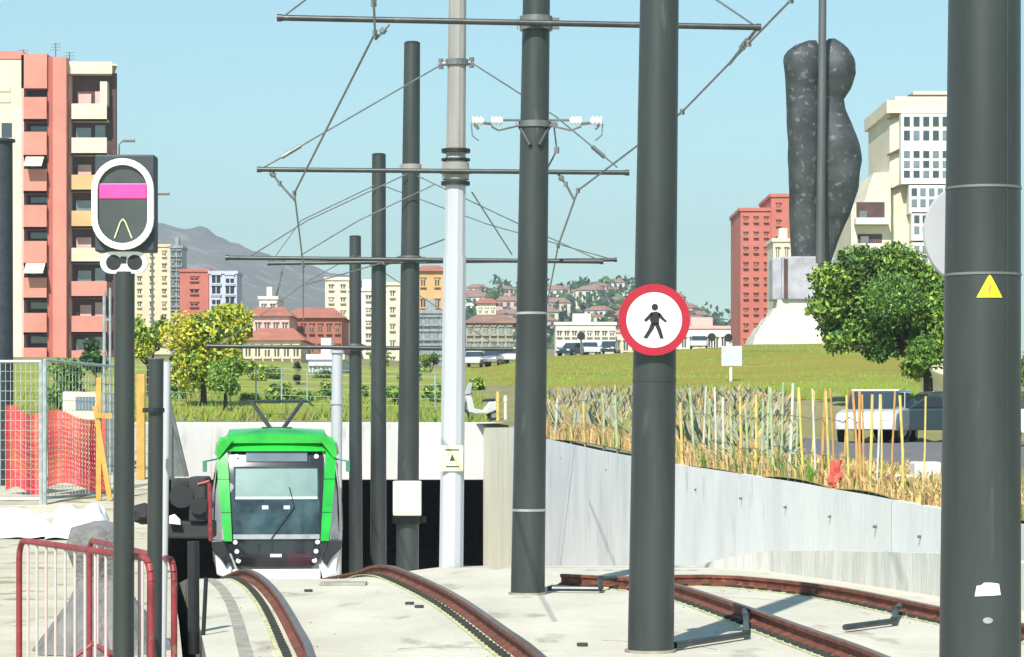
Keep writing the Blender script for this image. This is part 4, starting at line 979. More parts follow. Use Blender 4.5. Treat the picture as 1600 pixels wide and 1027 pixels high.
# ---------------------------------------------------------------- cars
def car(label, x, y, z, rz, paint, group=None, hatch=False, L=4.2, scale=1):
    root = thing('parked_car', label, 'car', (x, y, z), group, rz)
    prof = [(-2.1, .35), (-2.12, .62), (-1.95, .82), (-1.05, .95), (2.0, .98), (2.08, .7), (2.05, .35)]
    mb = MB(); rg = []
    for yy, k, dz in ((-.85, .97, -.0), (-.78, 1, .0), (.78, 1, 0), (.85, .97, 0)): rg.append([(px_*k, yy, pz+dz-(.03 if abs(yy) > .8 else 0)) for px_, pz in prof])
    mb.loft(rg); mb.build('body', paint, root, smooth=True, local=True, bevel=.03)
    mb = MB(); cab = [(-1.05, .95), (-.35, 1.40), (1.2, 1.42), (1.95, .97)] if not hatch else [(-1.15, .95), (-.5, 1.45), (1.6, 1.47), (2.0, .97)]
    rg = []
    for yy, zz in ((-.80, 0), (-.66, 1), (.66, 1), (.80, 0)): rg.append([(px_, (yy if i in (0, 3) else (yy*.85)), pz) for i, (px_, pz) in enumerate(cab)])
    mb = MB(); k = 0
    mb.prism([(a, b) for a, b in cab], -.70, .70); mb.build('cabin_glass', 'glass', root, local=True, bevel=.05)
    mb = MB(); mb.box(cab[1][0]+.05, cab[2][0]-.05, -.68, .68, cab[1][1]-.01, cab[1][1]+.05); mb.box(.35, .43, -.715, .715, .96, 1.43); mb.build('roof', paint, root, local=True, bevel=.02)
    for a in (-1.3, 1.3):
        for b in (-1, 1): mb = MB(); mb.tube((a, b*.70, .31), (a, b*.88, .31), .31, n=18); w = mb.build('wheel', 'rubber', root, smooth=True, local=True); mb = MB(); mb.tube((a, b*.875, .31), (a, b*.89, .31), .18, n=14); mb.build('hubcap', 'steel_light', w, smooth=True, local=True)
    for b in (-.6, .6):
        mb = MB(); mb.box(-2.13, -2.0, b-.16, b+.16, .62, .76); mb.build('headlight', 'lamp_glass', root, local=True); mb = MB(); mb.box(2.0, 2.1, b-.14, b+.14, .70, .86); mb.build('tail_light', 'tail_red', root, local=True)
    return root
d = 73; car('white car parked on the road behind the yellow stakes', X(1372, d), d, terr(1372, d)+.03, math.radians(72), 'car_white', hatch=True)
d = 74; car('dark teal car parked beside the white one, partly behind the nearest pole', X(1462, d), d, terr(1462, d)+.03, math.radians(8), 'car_dark')
d = 66; car('white car showing at the right edge beyond the nearest pole', X(1640, d), d, terr(1640, d)+.03, math.radians(5), 'car_white', hatch=True)
for i, (px, d, rz, pm, lb) in enumerate(((742, 225, 80, 'car_white', 'small white car far off just right of the white lamp post'), (772, 226, 75, 'car_silver', 'silver car far off between the white lamp post and the centre pole'), (797, 228, 85, 'car_white', 'white car far off partly behind the left side of the centre pole'), (895, 262, 60, 'car_dark', 'dark car far off right of the centre pole in front of the white hall'), (922, 262, 95, 'car_white', 'white car far off in the middle of the gap between two dark poles'), (952, 262, 80, 'car_dark', 'dark car far off just left of the pedestrian sign'), (1092, 262, 85, 'car_white', 'white car far off just right of the pedestrian sign'))):
    car(lb, X(px, d), d, terr(px, d)+.05, math.radians(rz), pm, 'cars far off behind the lawn')
# scooter
d = 99; px = 748; z = terr(px, d)+.05; root = thing('motor_scooter', 'white motor scooter parked at the roadside beside the white lamp post', 'scooter', (X(px, d), d, z), rz=math.radians(20))
mb = MB(); mb.prism([(-.45, .35), (-.55, .95), (-.35, 1.12), (-.2, .5), (.2, .42), (.35, .75), (.85, .80), (.75, .45), (.3, .28), (-.2, .28)], -.16, .16); mb.build('body', 'car_white', root, local=True, bevel=.05)
mb = MB(); mb.prism([(.15, .76), (.2, .86), (.85, .9), (.88, .8)], -.14, .14); mb.build('seat', 'rubber', root, local=True, bevel=.03)
mb = MB(); mb.prism([(-.52, 1.05), (-.36, 1.5), (-.32, 1.5), (-.42, 1.05)], -.2, .2); mb.build('windscreen', 'lamp_white', root, local=True)
mb = MB(); mb.tube((-.4, -.34, 1.08), (-.4, .34, 1.08), .02); mb.tube((-.45, 0, 1.05), (-.62, 0, .25), .03); mb.build('handlebar', 'steel_dark', root, local=True)
for a in (-.65, .6): mb = MB(); mb.tube((a, -.06, .25), (a, .06, .25), .25, n=18); w = mb.build('wheel', 'rubber', root, smooth=True, local=True); mb = MB(); mb.tube((a, -.065, .25), (a, .065, .25), .12, n=12); mb.build('rim', 'steel_light', w, local=True)
for i, (px, m_) in enumerate(((778, 'stake_y'), (790, 'ivory'))):
    d = 97; mb = MB(); z = terr(px, d); mb.tube((X(px, d), d, z), (X(px, d), d, Z(612+6*i, d)), .07, n=10); mb.tube((X(px, d), d, Z(622, d)), (X(px, d), d, Z(628, d)), .09, n=10); o = mb.build('marker_post', m_, smooth=True); own(o, (X(px, d), d, z)); tag(o, ('yellow' if i == 0 else 'ivory')+' marker post between the scooter and the centre pole', 'post', 'marker posts by the scooter')

# ---------------------------------------------------------------- buildings
def bldg(name, label, px0, px1, ytop, ybase, D, depth, wall, nx=4, nz=4, ww=.5, wh=.5, roof='flat', glass='glass', trim=None, hut=True, cat='building', rz=0, group=None, sill=True):
    cx = X((px0+px1)/2, D); w = (px1-px0)*D/F; z0 = Z(ybase, D)-2; z1 = Z(ytop, D); root = thing(name, label, cat, (cx, D, z0+2), group, rz=rz)
    h = z1-z0-2; mb = MB(); mb.box(-w/2, w/2, 0, depth, -4, h); mb.build('wall', wall, root, local=True)
    mb = MB()
    if roof == 'flat':
        mb.box(-w/2-.15, w/2+.15, -.15, depth+.15, h, h+.35)
        if hut: mb.box(-w*.2, w*.1, depth*.3, depth*.6, h+.35, h+1.5)
    else:
        k = min(2.0, w*.12+.6); v = [(-w/2-.4, -.4, h), (w/2+.4, -.4, h), (w/2+.4, depth+.4, h), (-w/2-.4, depth+.4, h), (-w/2+w*.2, depth/2, h+k), (w/2-w*.2, depth/2, h+k)]
        mb.v += [Vector(p) for p in v]
        for f in ((0, 1, 5, 4), (1, 2, 5), (2, 3, 4, 5), (3, 0, 4), (3, 2, 1, 0)): mb.face(f)
    mb.build('roof', trim or ('terracotta' if roof == 'tile' else wall), root, local=True)
    for i in range(nx):
        for j in range(nz):
            x = -w/2+w*(i+.5)/nx; zc = h-(h/nz)*(j+.5); a = w/nx*ww/2; b = h/nz*wh/2
            mb = MB(); mb.mi = 0; mb.box(x-a, x+a, -.06, .02, zc-b, zc+b); mb.mi = 1
            mb.box(x-a-.12, x+a+.12, -.22, -.0, zc+b, zc+b+.15); mb.box(x-a-.12, x+a+.12, -.28, 0, zc-b-.18, zc-b); mb.box(x-.05, x+.05, -.09, -.06, zc-b, zc+b)
            if glass != 'shop' and R.random() < .35: mb.box(x-a, x+a, -.10, -.061, zc+b*R.uniform(-.2, .6), zc+b)
            mb.build('window', [glass, wall if wall != 'white_wall' else 'ivory'], root, local=True)
    if w > 5 and h > 12: fittings(root, w, h, 5, int(px0))
    return root
def fittings(root, w, h, n, seed):
    q = random.Random(seed)
    for i in range(n):
        x, z = q.uniform(-w*.42, w*.42), q.uniform(h*.15, h*.9); mb = MB(); mb.box(x-.45, x+.45, -.45, -.02, z, z+.6); o = mb.build('air_conditioner', 'tram_grey' if q.random() < .4 else 'steel_light', root, local=True)
# left salmon tower, custom
D = 250; s = D/F; x0, x1 = X(-160, D), X(170, D); zb = Z(600, D)
root = thing('apartment_tower', 'tall salmon pink apartment tower with stacked balconies at the left edge', 'apartment building', (X(80, D), D, zb))
def bx(mb, a, b, y0, y1, top, bot):
    if y1-y0 < 5: return mb.box(X(a, D), X(b, D), y0, y1, Z(bot, D), Z(top, D))
    k = y1/D; xa, xb, za, zb_ = X(a, D), X(b, D), Z(bot, D), Z(top, D)          # the flank runs obliquely to the street front
    mb.loft([[(xa, y0, za), (xb, y0, za), (xb*k-.4, y1, za), (xa*k, y1, za)], [(xa, y0, zb_), (xb, y0, zb_), (xb*k-.4, y1, zb_), (xa*k, y1, zb_)]])
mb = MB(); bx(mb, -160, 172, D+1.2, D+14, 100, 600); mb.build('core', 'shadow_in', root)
mb = MB(); bx(mb, -160, 36, D+.2, D+1.2, 92, 600); mb.build('cream_wall', 'ivory', root)
mb = MB(); bx(mb, 172.5, 179, D+1, D+1.6, 112, 600); mb.build('shaded_edge', 'shadow_in', root)  # shaded right flank of the tower, its shade put into the colour
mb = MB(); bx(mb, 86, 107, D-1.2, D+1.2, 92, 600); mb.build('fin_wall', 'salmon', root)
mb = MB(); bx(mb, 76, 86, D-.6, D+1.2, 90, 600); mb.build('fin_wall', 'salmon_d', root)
mb = MB(); bx(mb, 36, 40, D-.9, D+1.2, 88, 600); bx(mb, 107, 110, D+.4, D+1.2, 100, 600); mb.build('pier', 'pink', root)
mb = MB(); bx(mb, 36, 76, D-.9, D+1.2, 86, 140); bx(mb, -160, 36, D+.1, D+1.4, 80, 92); mb.build('parapet', 'salmon', root)
mb = MB(); bx(mb, 107, 176, D-.3, D+14, 97, 116); mb.build('parapet', 'ivory', root)
mb = MB(); bx(mb, -160, 180, D+1.3, D+14.2, 100, 97); mb.build('roof', 'ivory', root)
L1 = [(150, 192), (204, 248), (262, 304), (318, 360), (374, 416), (431, 470), (486, 524), (540, 580)]
for i, (a, b) in enumerate(L1):
    mb = MB(); bx(mb, 40, 76, D-1.1, D-.9, a+4, b); bx(mb, 40, 76, D-1.1, D+1.2, b-4, b); mb.build('balcony', 'salmon', root)
    mb = MB(); bx(mb, 42, 74, D+.9, D+1.19, b+2, b+12) if i < 7 else None
    if i < 7: bx(mb, 44+R.random()*8, 60, D+1.0, D+1.15, b-6, b+12)
    if mb.v: mb.build('balcony_door', 'glass', root)
for a, b, y0 in ((44, 72, 246), (44, 74, 412)):
    mb = MB(); mb.prism([(0, 0), (0, .1), (1.5, -1.0), (1.5, -1.1)], 0, X(b, D)-X(a, D), Matrix.Translation((X(a, D), D-.9, Z(y0, D))) @ Matrix.Rotation(-math.pi/2, 4, 'Z')); mb.build('awning', 'awning', root)
L2 = [(163, 190, 'ivory'), (216, 243, 'ivory'), (274, 300, 'ochre_wall'), (330, 357, 'ochre_wall'), (388, 412, 'cream'), (440, 466, 'salmon'), (494, 522, 'salmon'), (548, 580, 'salmon')]
for i, (a, b, m_) in enumerate(L2):
    mb = MB(); bx(mb, 113, 168, D-.5, D-.3, a, b); bx(mb, 113, 168, D-.5, D+1.2, b-3, b); mb.build('balcony', m_, root)
    mb = MB(); bx(mb, 116+R.random()*8, 140, D+.95, D+1.15, a-18, a+2); bx(mb, 146, 162, D+1.0, D+1.18, a-22, a+2); mb.build('balcony_door', 'glass_lit' if i % 2 else 'pink', root)
mb = MB(); bx(mb, 157, 168, D-.3, D+1.2, 128, 165); mb.build('pier', 'ivory', root)
for y in (135, 152): mb = MB(); bx(mb, -20, 16, D+.12, D+.2, y, y+8); mb.build('window', 'awning', root)
for y in (192, 300, 360): mb = MB(); bx(mb, 2, 18, D+.12, D+.2, y, y+22); mb.build('window', 'glass', root)
mb = MB()
for px, h in ((10, 12), (18, 18), (40, 10), (70, 28), (92, 14)):
    mb.tube((X(px, D), D+6, Z(97, D)), (X(px, D), D+6, Z(97, D)+h*s+1), .06, n=5)
    for k in range(3): mb.tube((X(px, D)-.5, D+6, Z(97, D)+h*s+.9-k*.3), (X(px, D)+.5, D+6, Z(97, D)+h*s+.9-k*.3), .035, n=4)
mb.build('antenna', 'steel_mid', root)
bldg('apartment_block', 'slim white apartment block right of the signal post', 208, 266, 386, 545, 330, 8, 'cream', 3, 8, .25, .4, hut=False)
bldg('apartment_block', 'dark right side of the slim white block, its shade put into grey walls', 266, 284, 388, 545, 327, 5, 'tram_grey', 2, 10, .5, .5, glass='glass')  # shaded side of the slim block, shade put into a separate grey box
bldg('apartment_block', 'small red-brown apartment block with a grey right half, left of the far hill', 281, 326, 425, 545, 310, 8, 'red_brick', 1, 6, .25, .3, hut=False)
bldg('apartment_block', 'grey and white balconied half of the small block below the hill', 327, 370, 428, 545, 309, 6, 'lilac', 2, 7, .6, .75, hut=False)
bldg('house', 'low pink house with brown eaves above the tram', 382, 452, 494, 560, 260, 9, 'pink', 5, 2, .45, .4, 'tile', cat='house')
bldg('house', 'white cubic rooftop house against the hill', 405, 433, 468, 560, 280, 8, 'white_wall', 2, 4, .4, .4, cat='house')
bldg('house', 'wide house with a red tiled roof left of the shortest dark pole', 440, 534, 497, 560, 270, 12, 'terracotta', 7, 2, .4, .45, 'tile', cat='house')
bldg('house', 'cream low house with brown windows beneath the pink one', 380, 470, 532, 600, 215, 8, 'cream', 6, 2, .5, .5, 'tile', cat='house')
bldg('apartment_block', 'tall pale cream block behind the shortest dark pole', 508, 545, 438, 560, 290, 12, 'ivory', 2, 6, .3, .35, hut=False)
bldg('apartment_block', 'white block between the shortest and the middle dark poles', 545, 606, 455, 575, 285, 12, 'white_wall', 3, 6, .3, .35)
bldg('apartment_block', 'cream block seen between the two taller far poles', 604, 640, 446, 575, 275, 12, 'ivory', 2, 5, .3, .35, hut=False)
bldg('house', 'orange villa with a tiled roof between the boxed pole and the lamp post', 650, 694, 424, 490, 300, 10, 'ochre_wall', 2, 2, .3, .4, 'tile', cat='house')
bldg('house', 'grey block under the orange villa', 648, 700, 490, 580, 250, 10, 'tram_grey', 4, 4, .6, .5, cat='building', glass='glass_lit')
bldg('pavilion', 'lilac-white pavilion above the tram beside the cypress', 482, 535, 562, 612, 170, 7, 'lilac', 4, 1, .5, .6, trim='white_wall', cat='building', glass='glass_lit')
bldg('warehouse', 'long white hall right of the centre pole', 868, 962, 508, 560, 300, 12, 'white_wall', 8, 2, .5, .3, trim='white_wall', cat='building')
bldg('warehouse', 'low pale hall partly behind the pedestrian sign', 945, 1050, 520, 560, 310, 12, 'ivory', 8, 1, .5, .4, trim='pink', cat='building')
bldg('warehouse', 'low white hall with a pink roof right of the pedestrian sign', 1050, 1162, 514, 556, 300, 12, 'white_wall', 9, 1, .5, .4, trim='pink', cat='building')
bldg('house', 'small dark-roofed house cluster left of the centre pole', 728, 802, 505, 575, 290, 12, 'brush_g', 6, 3, .5, .5, 'tile', trim='roof_dull', cat='house', glass='glass_lit')
bldg('house', 'white house on the rise left of the centre pole', 745, 775, 474, 520, 380, 9, 'ivory', 3, 2, .4, .4, 'tile', cat='house')
# far hillside houses
rr = random.Random(77); k_ = 0
proto = []
for q, wl_ in enumerate(('white_wall', 'ivory', 'pink')):
    root = thing('hillside_house', 'tiny pale house on the far hillside', 'house', (0, 0, 0), 'tiny houses on the far hillside')
    mb = MB(); mb.box(-5, 5, 0, 9, -6, 5.5); mb.build('wall', wl_, root, local=True); mb = MB(); v = [(-5.5, -.5, 5.5), (5.5, -.5, 5.5), (5.5, 9.5, 5.5), (-5.5, 9.5, 5.5), (-3, 4.5, 7.6), (3, 4.5, 7.6)]; mb.v += [Vector(p) for p in v]
    for f in ((0, 1, 5, 4), (1, 2, 5), (2, 3, 4, 5), (3, 0, 4), (3, 2, 1, 0)): mb.face(f)
    mb.build('roof', 'roof_dull', root, local=True)
    for x in (-3, 0, 3):
        for z in (.2, 3.2): mb = MB(); mb.box(x-.7, x+.7, -.08, .02, z, z+1.6); mb.build('window', 'glass', root, local=True)
    proto.append([root, False])
H2 = [(520, 520), (600, 500), (680, 486), (735, 468), (765, 452), (800, 448), (850, 454), (900, 450), (945, 442), (990, 455), (1040, 470), (1080, 484), (1120, 500), (1170, 512), (1260, 520), (1400, 530)]
def hill2(px, t):                                     # t 0 foot .. 1 ridge
    d = lerp(620, 1100, t); yr_ = interp(H2, px); return d, Z(lerp(560, yr_, t**.8), d)
for i in range(46):
    px = rr.uniform(728, 1100); t = rr.uniform(.15, .92); d, z = hill2(px, t); q = rr.randrange(3)
    o = proto[q][0] if not proto[q][1] else copy_tree(proto[q][0]); proto[q][1] = True
    o.location = (X(px, d), d-2, z+.5); o.rotation_euler.z = rr.uniform(-.5, .5); sc_ = rr.uniform(.5, .95); o.scale = (sc_, sc_, sc_)
def hill(name, fn, pa, pb, nx, nt, amp, m_, seed):
    mb = MB()
    for j in range(nt+1):
        t = j/nt
        for i in range(nx+1):
            px = lerp(pa, pb, i/nx); d, z = fn(px, min(t, 1) if t <= .8 else 1)
            tt = t/.8
            if tt <= 1: d, z = fn(px, tt)
            else: d, z1_ = fn(px, 1); d += (tt-1)*1200; z = z1_-(tt-1)*4*abs(z1_)*.6
            z += amp*(noise.noise((X(px, d)*.01+seed, d*.01, 0))+.6*noise.noise((X(px, d)*.05+seed, d*.05, 0)))*(d/1000)
            mb.v.append(Vector((X(px, d), d, z)))
    for j in range(nt):
        for i in range(nx): a = j*(nx+1)+i; mb.face((a, a+1, a+nx+2, a+nx+1))
    return tag(mb.build(name, m_, smooth=True), kind='structure')
hill('hill', hill2, 480, 1400, 160, 40, 2.2, 'hill_near', 3)
H1 = [(-400, 470), (60, 400), (150, 372), (235, 350), (270, 352), (320, 360), (365, 376), (410, 394), (450, 408), (500, 425), (560, 445), (640, 470), (760, 500), (900, 520), (1500, 540)]
def hill1(px, t): d = lerp(1300, 2400, t); return d, Z(lerp(575, interp(H1, px), t**.7), d)
hill('mountain', hill1, -400, 1500, 160, 40, 4, 'hill_far', 9)
# tree clumps on near hill ridge
mb = MB()
for i in range(260):
    px = rr.uniform(720, 1130); t = rr.uniform(.1, 1.0); d, z = hill2(px, t); r = rr.uniform(2, 6)
    leafcloud(mb, (X(px, d), d-1, z+r*.4), (r, r, r*.8), 26, 1.6, i, 3)
tag(mb.build('hillside_woods', ['leaf_dark', 'leaf_a', 'leaf_c']), 'dark scattered woods on the far hillside', 'trees', kind='stuff')

# right-hand buildings
D = 270
bldg('apartment_block', 'brick red stepped apartment block left of the sculpture, lower wing', 1157, 1205, 330, 545, D, 12, 'red_brick', 3, 9, .28, .3, hut=False)
bldg('apartment_block', 'brick red taller wing touching the sculpture', 1205, 1250, 308, 545, D-.5, 12, 'red_brick', 2, 9, .22, .3, hut=False)
bldg('apartment_block', 'narrow cream block in front of the brick red wing', 1208, 1250, 378, 545, 255, 6, 'ivory', 3, 5, .3, .5)
bldg('apartment_block', 'orange-sided block between the sculpture and the tree', 1318, 1350, 372, 545, 262, 6, 'ochre_wall', 2, 6, .4, .4)
# white tower
D = 235; root = thing('white_tower', 'tall ivory apartment tower with projecting glazed bay windows behind the tree', 'apartment building', (X(1430, D), D, Z(560, D)))
mb = MB(); mb.box(X(1390, D), X(1530, D), D, D+14, Z(600, D), Z(178, D)); mb.build('wall', 'ivory', root)
mb = MB(); mb.box(X(1384, D), X(1535, D), D-.6, D+14.4, Z(178, D), Z(158, D)); mb.box(X(1400, D), X(1530, D), D+.5, D+12, Z(158, D), Z(150, D)); mb.box(X(1432, D), X(1530, D), D+2, D+10, Z(150, D), Z(138, D)); mb.build('roof', 'ivory', root)
mb = MB(); mb.box(X(1425, D), X(1530, D), D+1.8, D+10.2, Z(147, D), Z(144, D)); mb.build('roof_slot', 'shadow_in', root)
for (ya, yb, xa, rowsn) in ((185, 228, 1404, 2), (238, 284, 1404, 3), (296, 330, 1416, 2), (338, 372, 1420, 2), (385, 420, 1420, 2)):
    mb = MB(); mb.box(X(xa, D), X(1530, D), D-1.6, D, Z(yb+6, D), Z(ya-4, D)); b_ = mb.build('bay', 'white_wall', root)
    cols = 8
    for i in range(cols):
        for j in range(rowsn):
            xa_ = xa+4+i*(1530-xa-6)/cols; w_ = (1530-xa-6)/cols*.62; ya_ = ya+1+j*(yb-ya)/rowsn; h_ = (yb-ya)/rowsn*.68
            mb = MB(); mb.box(X(xa_, D), X(xa_+w_, D), D-1.66, D-1.6, Z(ya_+h_, D), Z(ya_, D)); mb.build('window', R.choice(['glass', 'glass', 'glass_lit']), b_)
for y in (180, 236, 292):
    mb = MB(); mb.prism([(X(1386, D), Z(y+6, D)), (X(1404, D), Z(y-3, D)), (X(1404, D), Z(y, D)), (X(1386, D), Z(y+9, D))], D-.5, D-.02); mb.build('window', 'shadow_in', root)
root = thing('ivory_block', 'lower ivory block with dark terraces between the sculpture and the glazed tower', 'apartment building', (X(1360, 233), 233, Z(560, 233)))
D = 233
mb = MB(); mb.box(X(1330, D), X(1392, D), D, D+12, Z(600, D), Z(318, D)); mb.prism([(X(1350, D), Z(318, D)), (X(1392, D), Z(318, D)), (X(1392, D), Z(268, D)), (X(1366, D), Z(270, D)), (X(1358, D), Z(290, D))], D+.1, D+10); mb.build('wall', 'ivory', root)
for a, b, y0, y1 in ((1338, 1382, 316, 342), (1340, 1378, 366, 382), (1338, 1382, 410, 430)): mb = MB(); mb.box(X(a, D), X(b, D), D-.06, D+.02, Z(y1, D), Z(y0, D)); mb.build('terrace_opening', 'shadow_in', root); mb = MB(); mb.box(X(a-4, D), X(b+4, D), D-1.3, D-.06, Z(y1+10, D), Z(y1, D)); mb.build('terrace', 'white_wall', root); mb = MB(); mb.box(X(a+4, D), X(a+16, D), D-.5, D-.1, Z(y1, D), Z(y1-12, D)); mb.build('terrace_screen', 'steel_mid', root)

# ---------------------------------------------------------------- monument
D = 200; s = D/F
root = thing('bronze_monument', 'huge dark bronze sculpture of two rounded upright forms on a stepped pale plinth', 'monument', (X(1265, D), D, Z(541, D)))
mb = MB()
steps = [(541, 522, 1176, 1326), (522, 508, 1184, 1316), (508, 494, 1194, 1306), (494, 480, 1206, 1296), (480, 466, 1218, 1288)]
for i, (yb, yt, a, b) in enumerate(steps):
    nb = steps[i+1] if i < 4 else (0, 0, 1224, 1284); hwb = (b-a)/2*s; hwt = (nb[3]-nb[2])/2*s; cx = X((a+b)/2, D); cy = D+4
    mb.loft([[(cx-hwb, cy-hwb, Z(yb, D)), (cx+hwb, cy-hwb, Z(yb, D)), (cx+hwb, cy+hwb, Z(yb, D)), (cx-hwb, cy+hwb, Z(yb, D))], [(cx-hwt-.15, cy-hwt-.15, Z(yt, D)), (cx+hwt+.15, cy-hwt-.15, Z(yt, D)), (cx+hwt+.15, cy+hwt+.15, Z(yt, D)), (cx-hwt-.15, cy+hwt+.15, Z(yt, D))]])
mb.build('stepped_base', 'stone_w', root)
mb = MB(); mb.box(X(1226, D), X(1292, D), D+2, D+6, Z(466, D), Z(398, D)); mb.box(X(1212, D), X(1228, D), D+2.5, D+5.5, Z(466, D), Z(400, D)); mb.build('plinth', 'stone_l', root, bevel=.1)
mb = MB(); mb.box(X(1229, D), X(1235, D), D+1.9, D+2.01, Z(464, D), Z(402, D)); mb.build('plinth_slot', 'shadow_in', root)
def lobe(tab, depth, seed, name):
    tab = sorted(tab)
    mb = MB(); ys = [tab[-1][0]+(tab[0][0]-tab[-1][0])*i/44 for i in range(45)]; rings = []; n = 28
    for y in ys:
        a = interp([(t[0], t[1]) for t in tab], y); b = interp([(t[0], t[2]) for t in tab], y); cx = X((a+b)/2, D); r = (b-a)/2*s; dp = max(.2, min(depth, r*1.1)); ring_ = []
        for i in range(n):
            th = 2*math.pi*i/n; c_, s_ = math.cos(th), math.sin(th); ex = .75
            px_ = math.copysign(abs(c_)**ex, c_); py_ = math.copysign(abs(s_)**ex, s_); f = 1+.07*noise.noise((c_*2+seed, s_*2, y*.03))
            ring_.append((cx+px_*r*f, D+4+py_*dp*f, Z(y, D)))
        rings.append(ring_)
    mb.loft(rings); return mb.build(name, 'bronze', root, smooth=True)
lobe([(405, 1246, 1288), (390, 1245, 1288), (320, 1242, 1288), (220, 1240, 1288), (120, 1236, 1288), (82, 1233, 1290), (72, 1235, 1290), (63, 1244, 1289), (57, 1255, 1287), (52, 1270, 1285)], 1.9, 1, 'left_form')
lobe([(405, 1284, 1308), (370, 1284, 1320), (330, 1285, 1338), (290, 1285, 1350), (245, 1285, 1357), (215, 1285, 1353), (185, 1285, 1342), (160, 1285, 1331), (145, 1285, 1328), (128, 1285, 1340), (105, 1286, 1347), (85, 1287, 1346), (66, 1290, 1336), (54, 1296, 1324), (49, 1304, 1316)], 2.0, 5, 'right_form')
mb = MB(); mb.tube((X(1284, D), D+1.0, Z(410, D)), (X(1288, D), D+1.0, Z(-30, D)), .36, .30, n=14); mb.build('mast', 'bronze_l', root, smooth=True)

# street lamps and little signals far off
def street_lamp(px, D, py, arm, label, ybase=None):
    z0 = terr(px, D); root = thing('street_lamp', label, 'street lamp', (X(px, D), D, z0), 'thin street lamps far off')
    mb = MB(); mb.tube((X(px, D), D, z0-.1), at(px, py, D), .09, .05, n=8); mb.build('pole', 'steel_mid', root, smooth=True)
    mb = MB(); mb.tube(at(px, py, D), at(px+arm, py-6, D), .04, n=6); mb.build('arm', 'steel_mid', root)
    a = at(px+arm, py-6, D); sg = 1 if arm > 0 else -1; mb = MB(); mb.box(min(a.x, a.x+sg*.7), max(a.x, a.x+sg*.7), D-.15, D+.15, a.z-.08, a.z+.08); mb.build('lamp_head', 'steel_mid', root, bevel=.02)
street_lamp(186, 150, 226, 6, 'tall thin street lamp showing beside the red tower above the signal')
street_lamp(238, 150, 309, 8, 'thin street lamp sticking out right of the signal head')
for i, (px, yc, D_, lb) in enumerate(((908, 525, 190, 'thin post with a round black head right of the centre pole'), (1112, 527, 188, 'thin post with a round black head left of the pale square sign'))):
    z0 = terr(px, D_); root = thing('round_signal', lb, 'signal', (X(px, D_), D_, z0), 'thin posts with round black heads')
    mb = MB(); mb.tube((X(px, D_), D_, z0-.1), at(px, yc, D_), .07, n=8); mb.build('post', 'steel_mid', root); mb = MB(); c = at(px, yc, D_); mb.tube(c-Vector((0, .12, 0)), c+Vector((0, .1, 0)), .30, n=18); mb.build('head', 'black', root, smooth=True)
D_ = 120; root = thing('square_sign', 'pale blue square sign on a white post in front of the lawn', 'sign', (X(1142, D_), D_, terr(1142, D_)))
mb = MB(); mb.tube((X(1142, D_), D_, terr(1142, D_)-.1), at(1142, 530, D_), .07, n=8); mb.build('post', 'white_paint', root); mb = MB(); mb.box(X(1127, D_), X(1159, D_), D_-.12, D_-.08, Z(572, D_), Z(541, D_)); mb.build('plate', 'lilac', root)
mb = MB(); c = at(1138, 528, D_); mb.tube(c-Vector((0, .16, 0)), c+Vector((0, .1, 0)), .19, n=16); mb.build('round_head', 'black', root, smooth=True)
D_ = 84; mb = MB(); mb.tube((X(524, D_), D_, -3.8), at(527, 552, D_), .20, .18, n=14); mb.tube(at(527, 552, D_), at(527, 548, D_), .24, n=14); mb.tube(at(526, 632, D_), at(526, 626, D_), .22, n=14)
tag(own(mb.build('white_column', 'lamp_white', smooth=True), (X(524, D_), D_, -3.6)), 'short white column behind the right shoulder of the tram', 'column')
# chain link fence along the embankment above the underpass
root = thing('chain_fence', 'thin wire fence along the embankment above the underpass', 'fence', (X(450, 106), 106, terr(450, 106)))
pts = [(X(px, 106), 106, terr(px, 106)) for px in range(200, 760, 40)]
for p in pts: mb = MB(); mb.tube(p, Vector(p)+Vector((0, 0, 1.7)), .035, n=6); mb.build('post', 'galv', root)
mb = MB()
for a, b in zip(pts, pts[1:]):
    for h in (.3, .6, .9, 1.2, 1.5, 1.7): mb.tube(Vector(a)+Vector((0, 0, h)), Vector(b)+Vector((0, 0, h)), .012, n=4, cap=False)
mb.build('wire', 'galv', root)

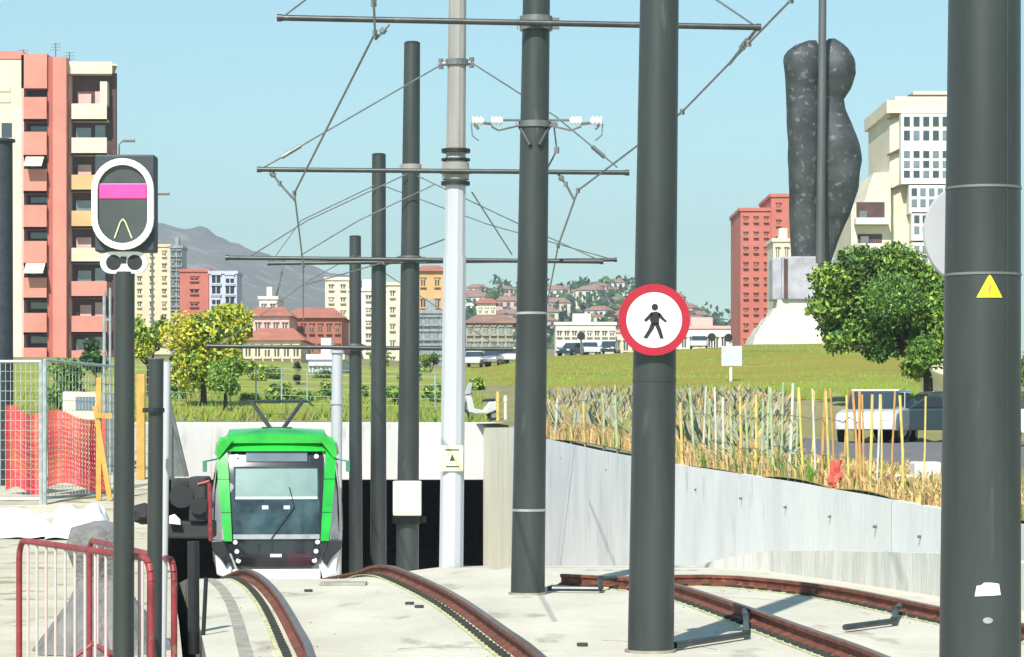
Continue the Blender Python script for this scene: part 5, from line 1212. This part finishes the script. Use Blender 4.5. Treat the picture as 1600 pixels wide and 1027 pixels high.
# ---------------------------------------------------------------- haze
HAZE = True
if HAZE:
    hz = bpy.data.materials.new('haze'); hz.use_nodes = True; nt = hz.node_tree; nt.nodes.clear()
    o = nt.nodes.new('ShaderNodeOutputMaterial'); v = nt.nodes.new('ShaderNodeVolumePrincipled'); v.inputs['Color'].default_value = (.80, .88, 1, 1); v.inputs['Density'].default_value = .0003; v.inputs['Anisotropy'].default_value = .2
    nt.links.new(v.outputs[0], o.inputs['Volume']); M['haze'] = hz
    mb = MB(); mb.box(-3200, 3200, -40, 4200, -420, 330); tag(mb.build('haze', 'haze'), 'pale summer haze over the whole view', 'haze', kind='stuff')

# ---------------------------------------------------------------- light, sky, camera
sd = Vector((-.27, -.96, 0)).normalized(); el = math.radians(45)
sv = Vector((sd.x*math.cos(el), sd.y*math.cos(el), math.sin(el)))
sl = bpy.data.lights.new('sun', 'SUN'); sl.energy = 4.2; sl.angle = math.radians(.5); sl.color = (1, .955, .88)
so = bpy.data.objects.new('sun', sl); C.objects.link(so); so.rotation_euler = (-sv).to_track_quat('-Z', 'Y').to_euler(); so.location = (0, 0, 60)
w = bpy.data.worlds.new('World'); bpy.context.scene.world = w; w.use_nodes = True; nt = w.node_tree
sk = nt.nodes.new('ShaderNodeTexSky'); sk.sky_type = 'NISHITA'; sk.sun_disc = False; sk.sun_elevation = el; sk.sun_rotation = math.atan2(sd.x, sd.y)
sk.air_density = 1.0; sk.dust_density = .3; sk.ozone_density = 1.0; sk.altitude = 0
tn = nt.nodes.new('ShaderNodeMix'); tn.data_type = 'RGBA'; tn.blend_type = 'MULTIPLY'; tn.inputs[0].default_value = 1; tn.inputs[7].default_value = (.76, .97, .86, 1)
nt.links.new(sk.outputs[0], tn.inputs[6]); nt.links.new(tn.outputs[2], nt.nodes['Background'].inputs[0]); nt.nodes['Background'].inputs[1].default_value = .11
cam = bpy.data.cameras.new('camera'); co = bpy.data.objects.new('camera', cam); C.objects.link(co); bpy.context.scene.camera = co
cam.sensor_width = 36; cam.lens = 36*F/1600; cam.shift_y = (HY-513.5)/1600; cam.clip_end = 9000; cam.clip_start = .1
co.location = (0, 0, CZ); co.rotation_euler = (math.pi/2, 0, 0)
sc = bpy.context.scene; sc.view_settings.view_transform = 'Standard'; sc.view_settings.look = 'None'; sc.view_settings.gamma = 1; sc.view_settings.exposure = .75
sc.render.engine = 'CYCLES'
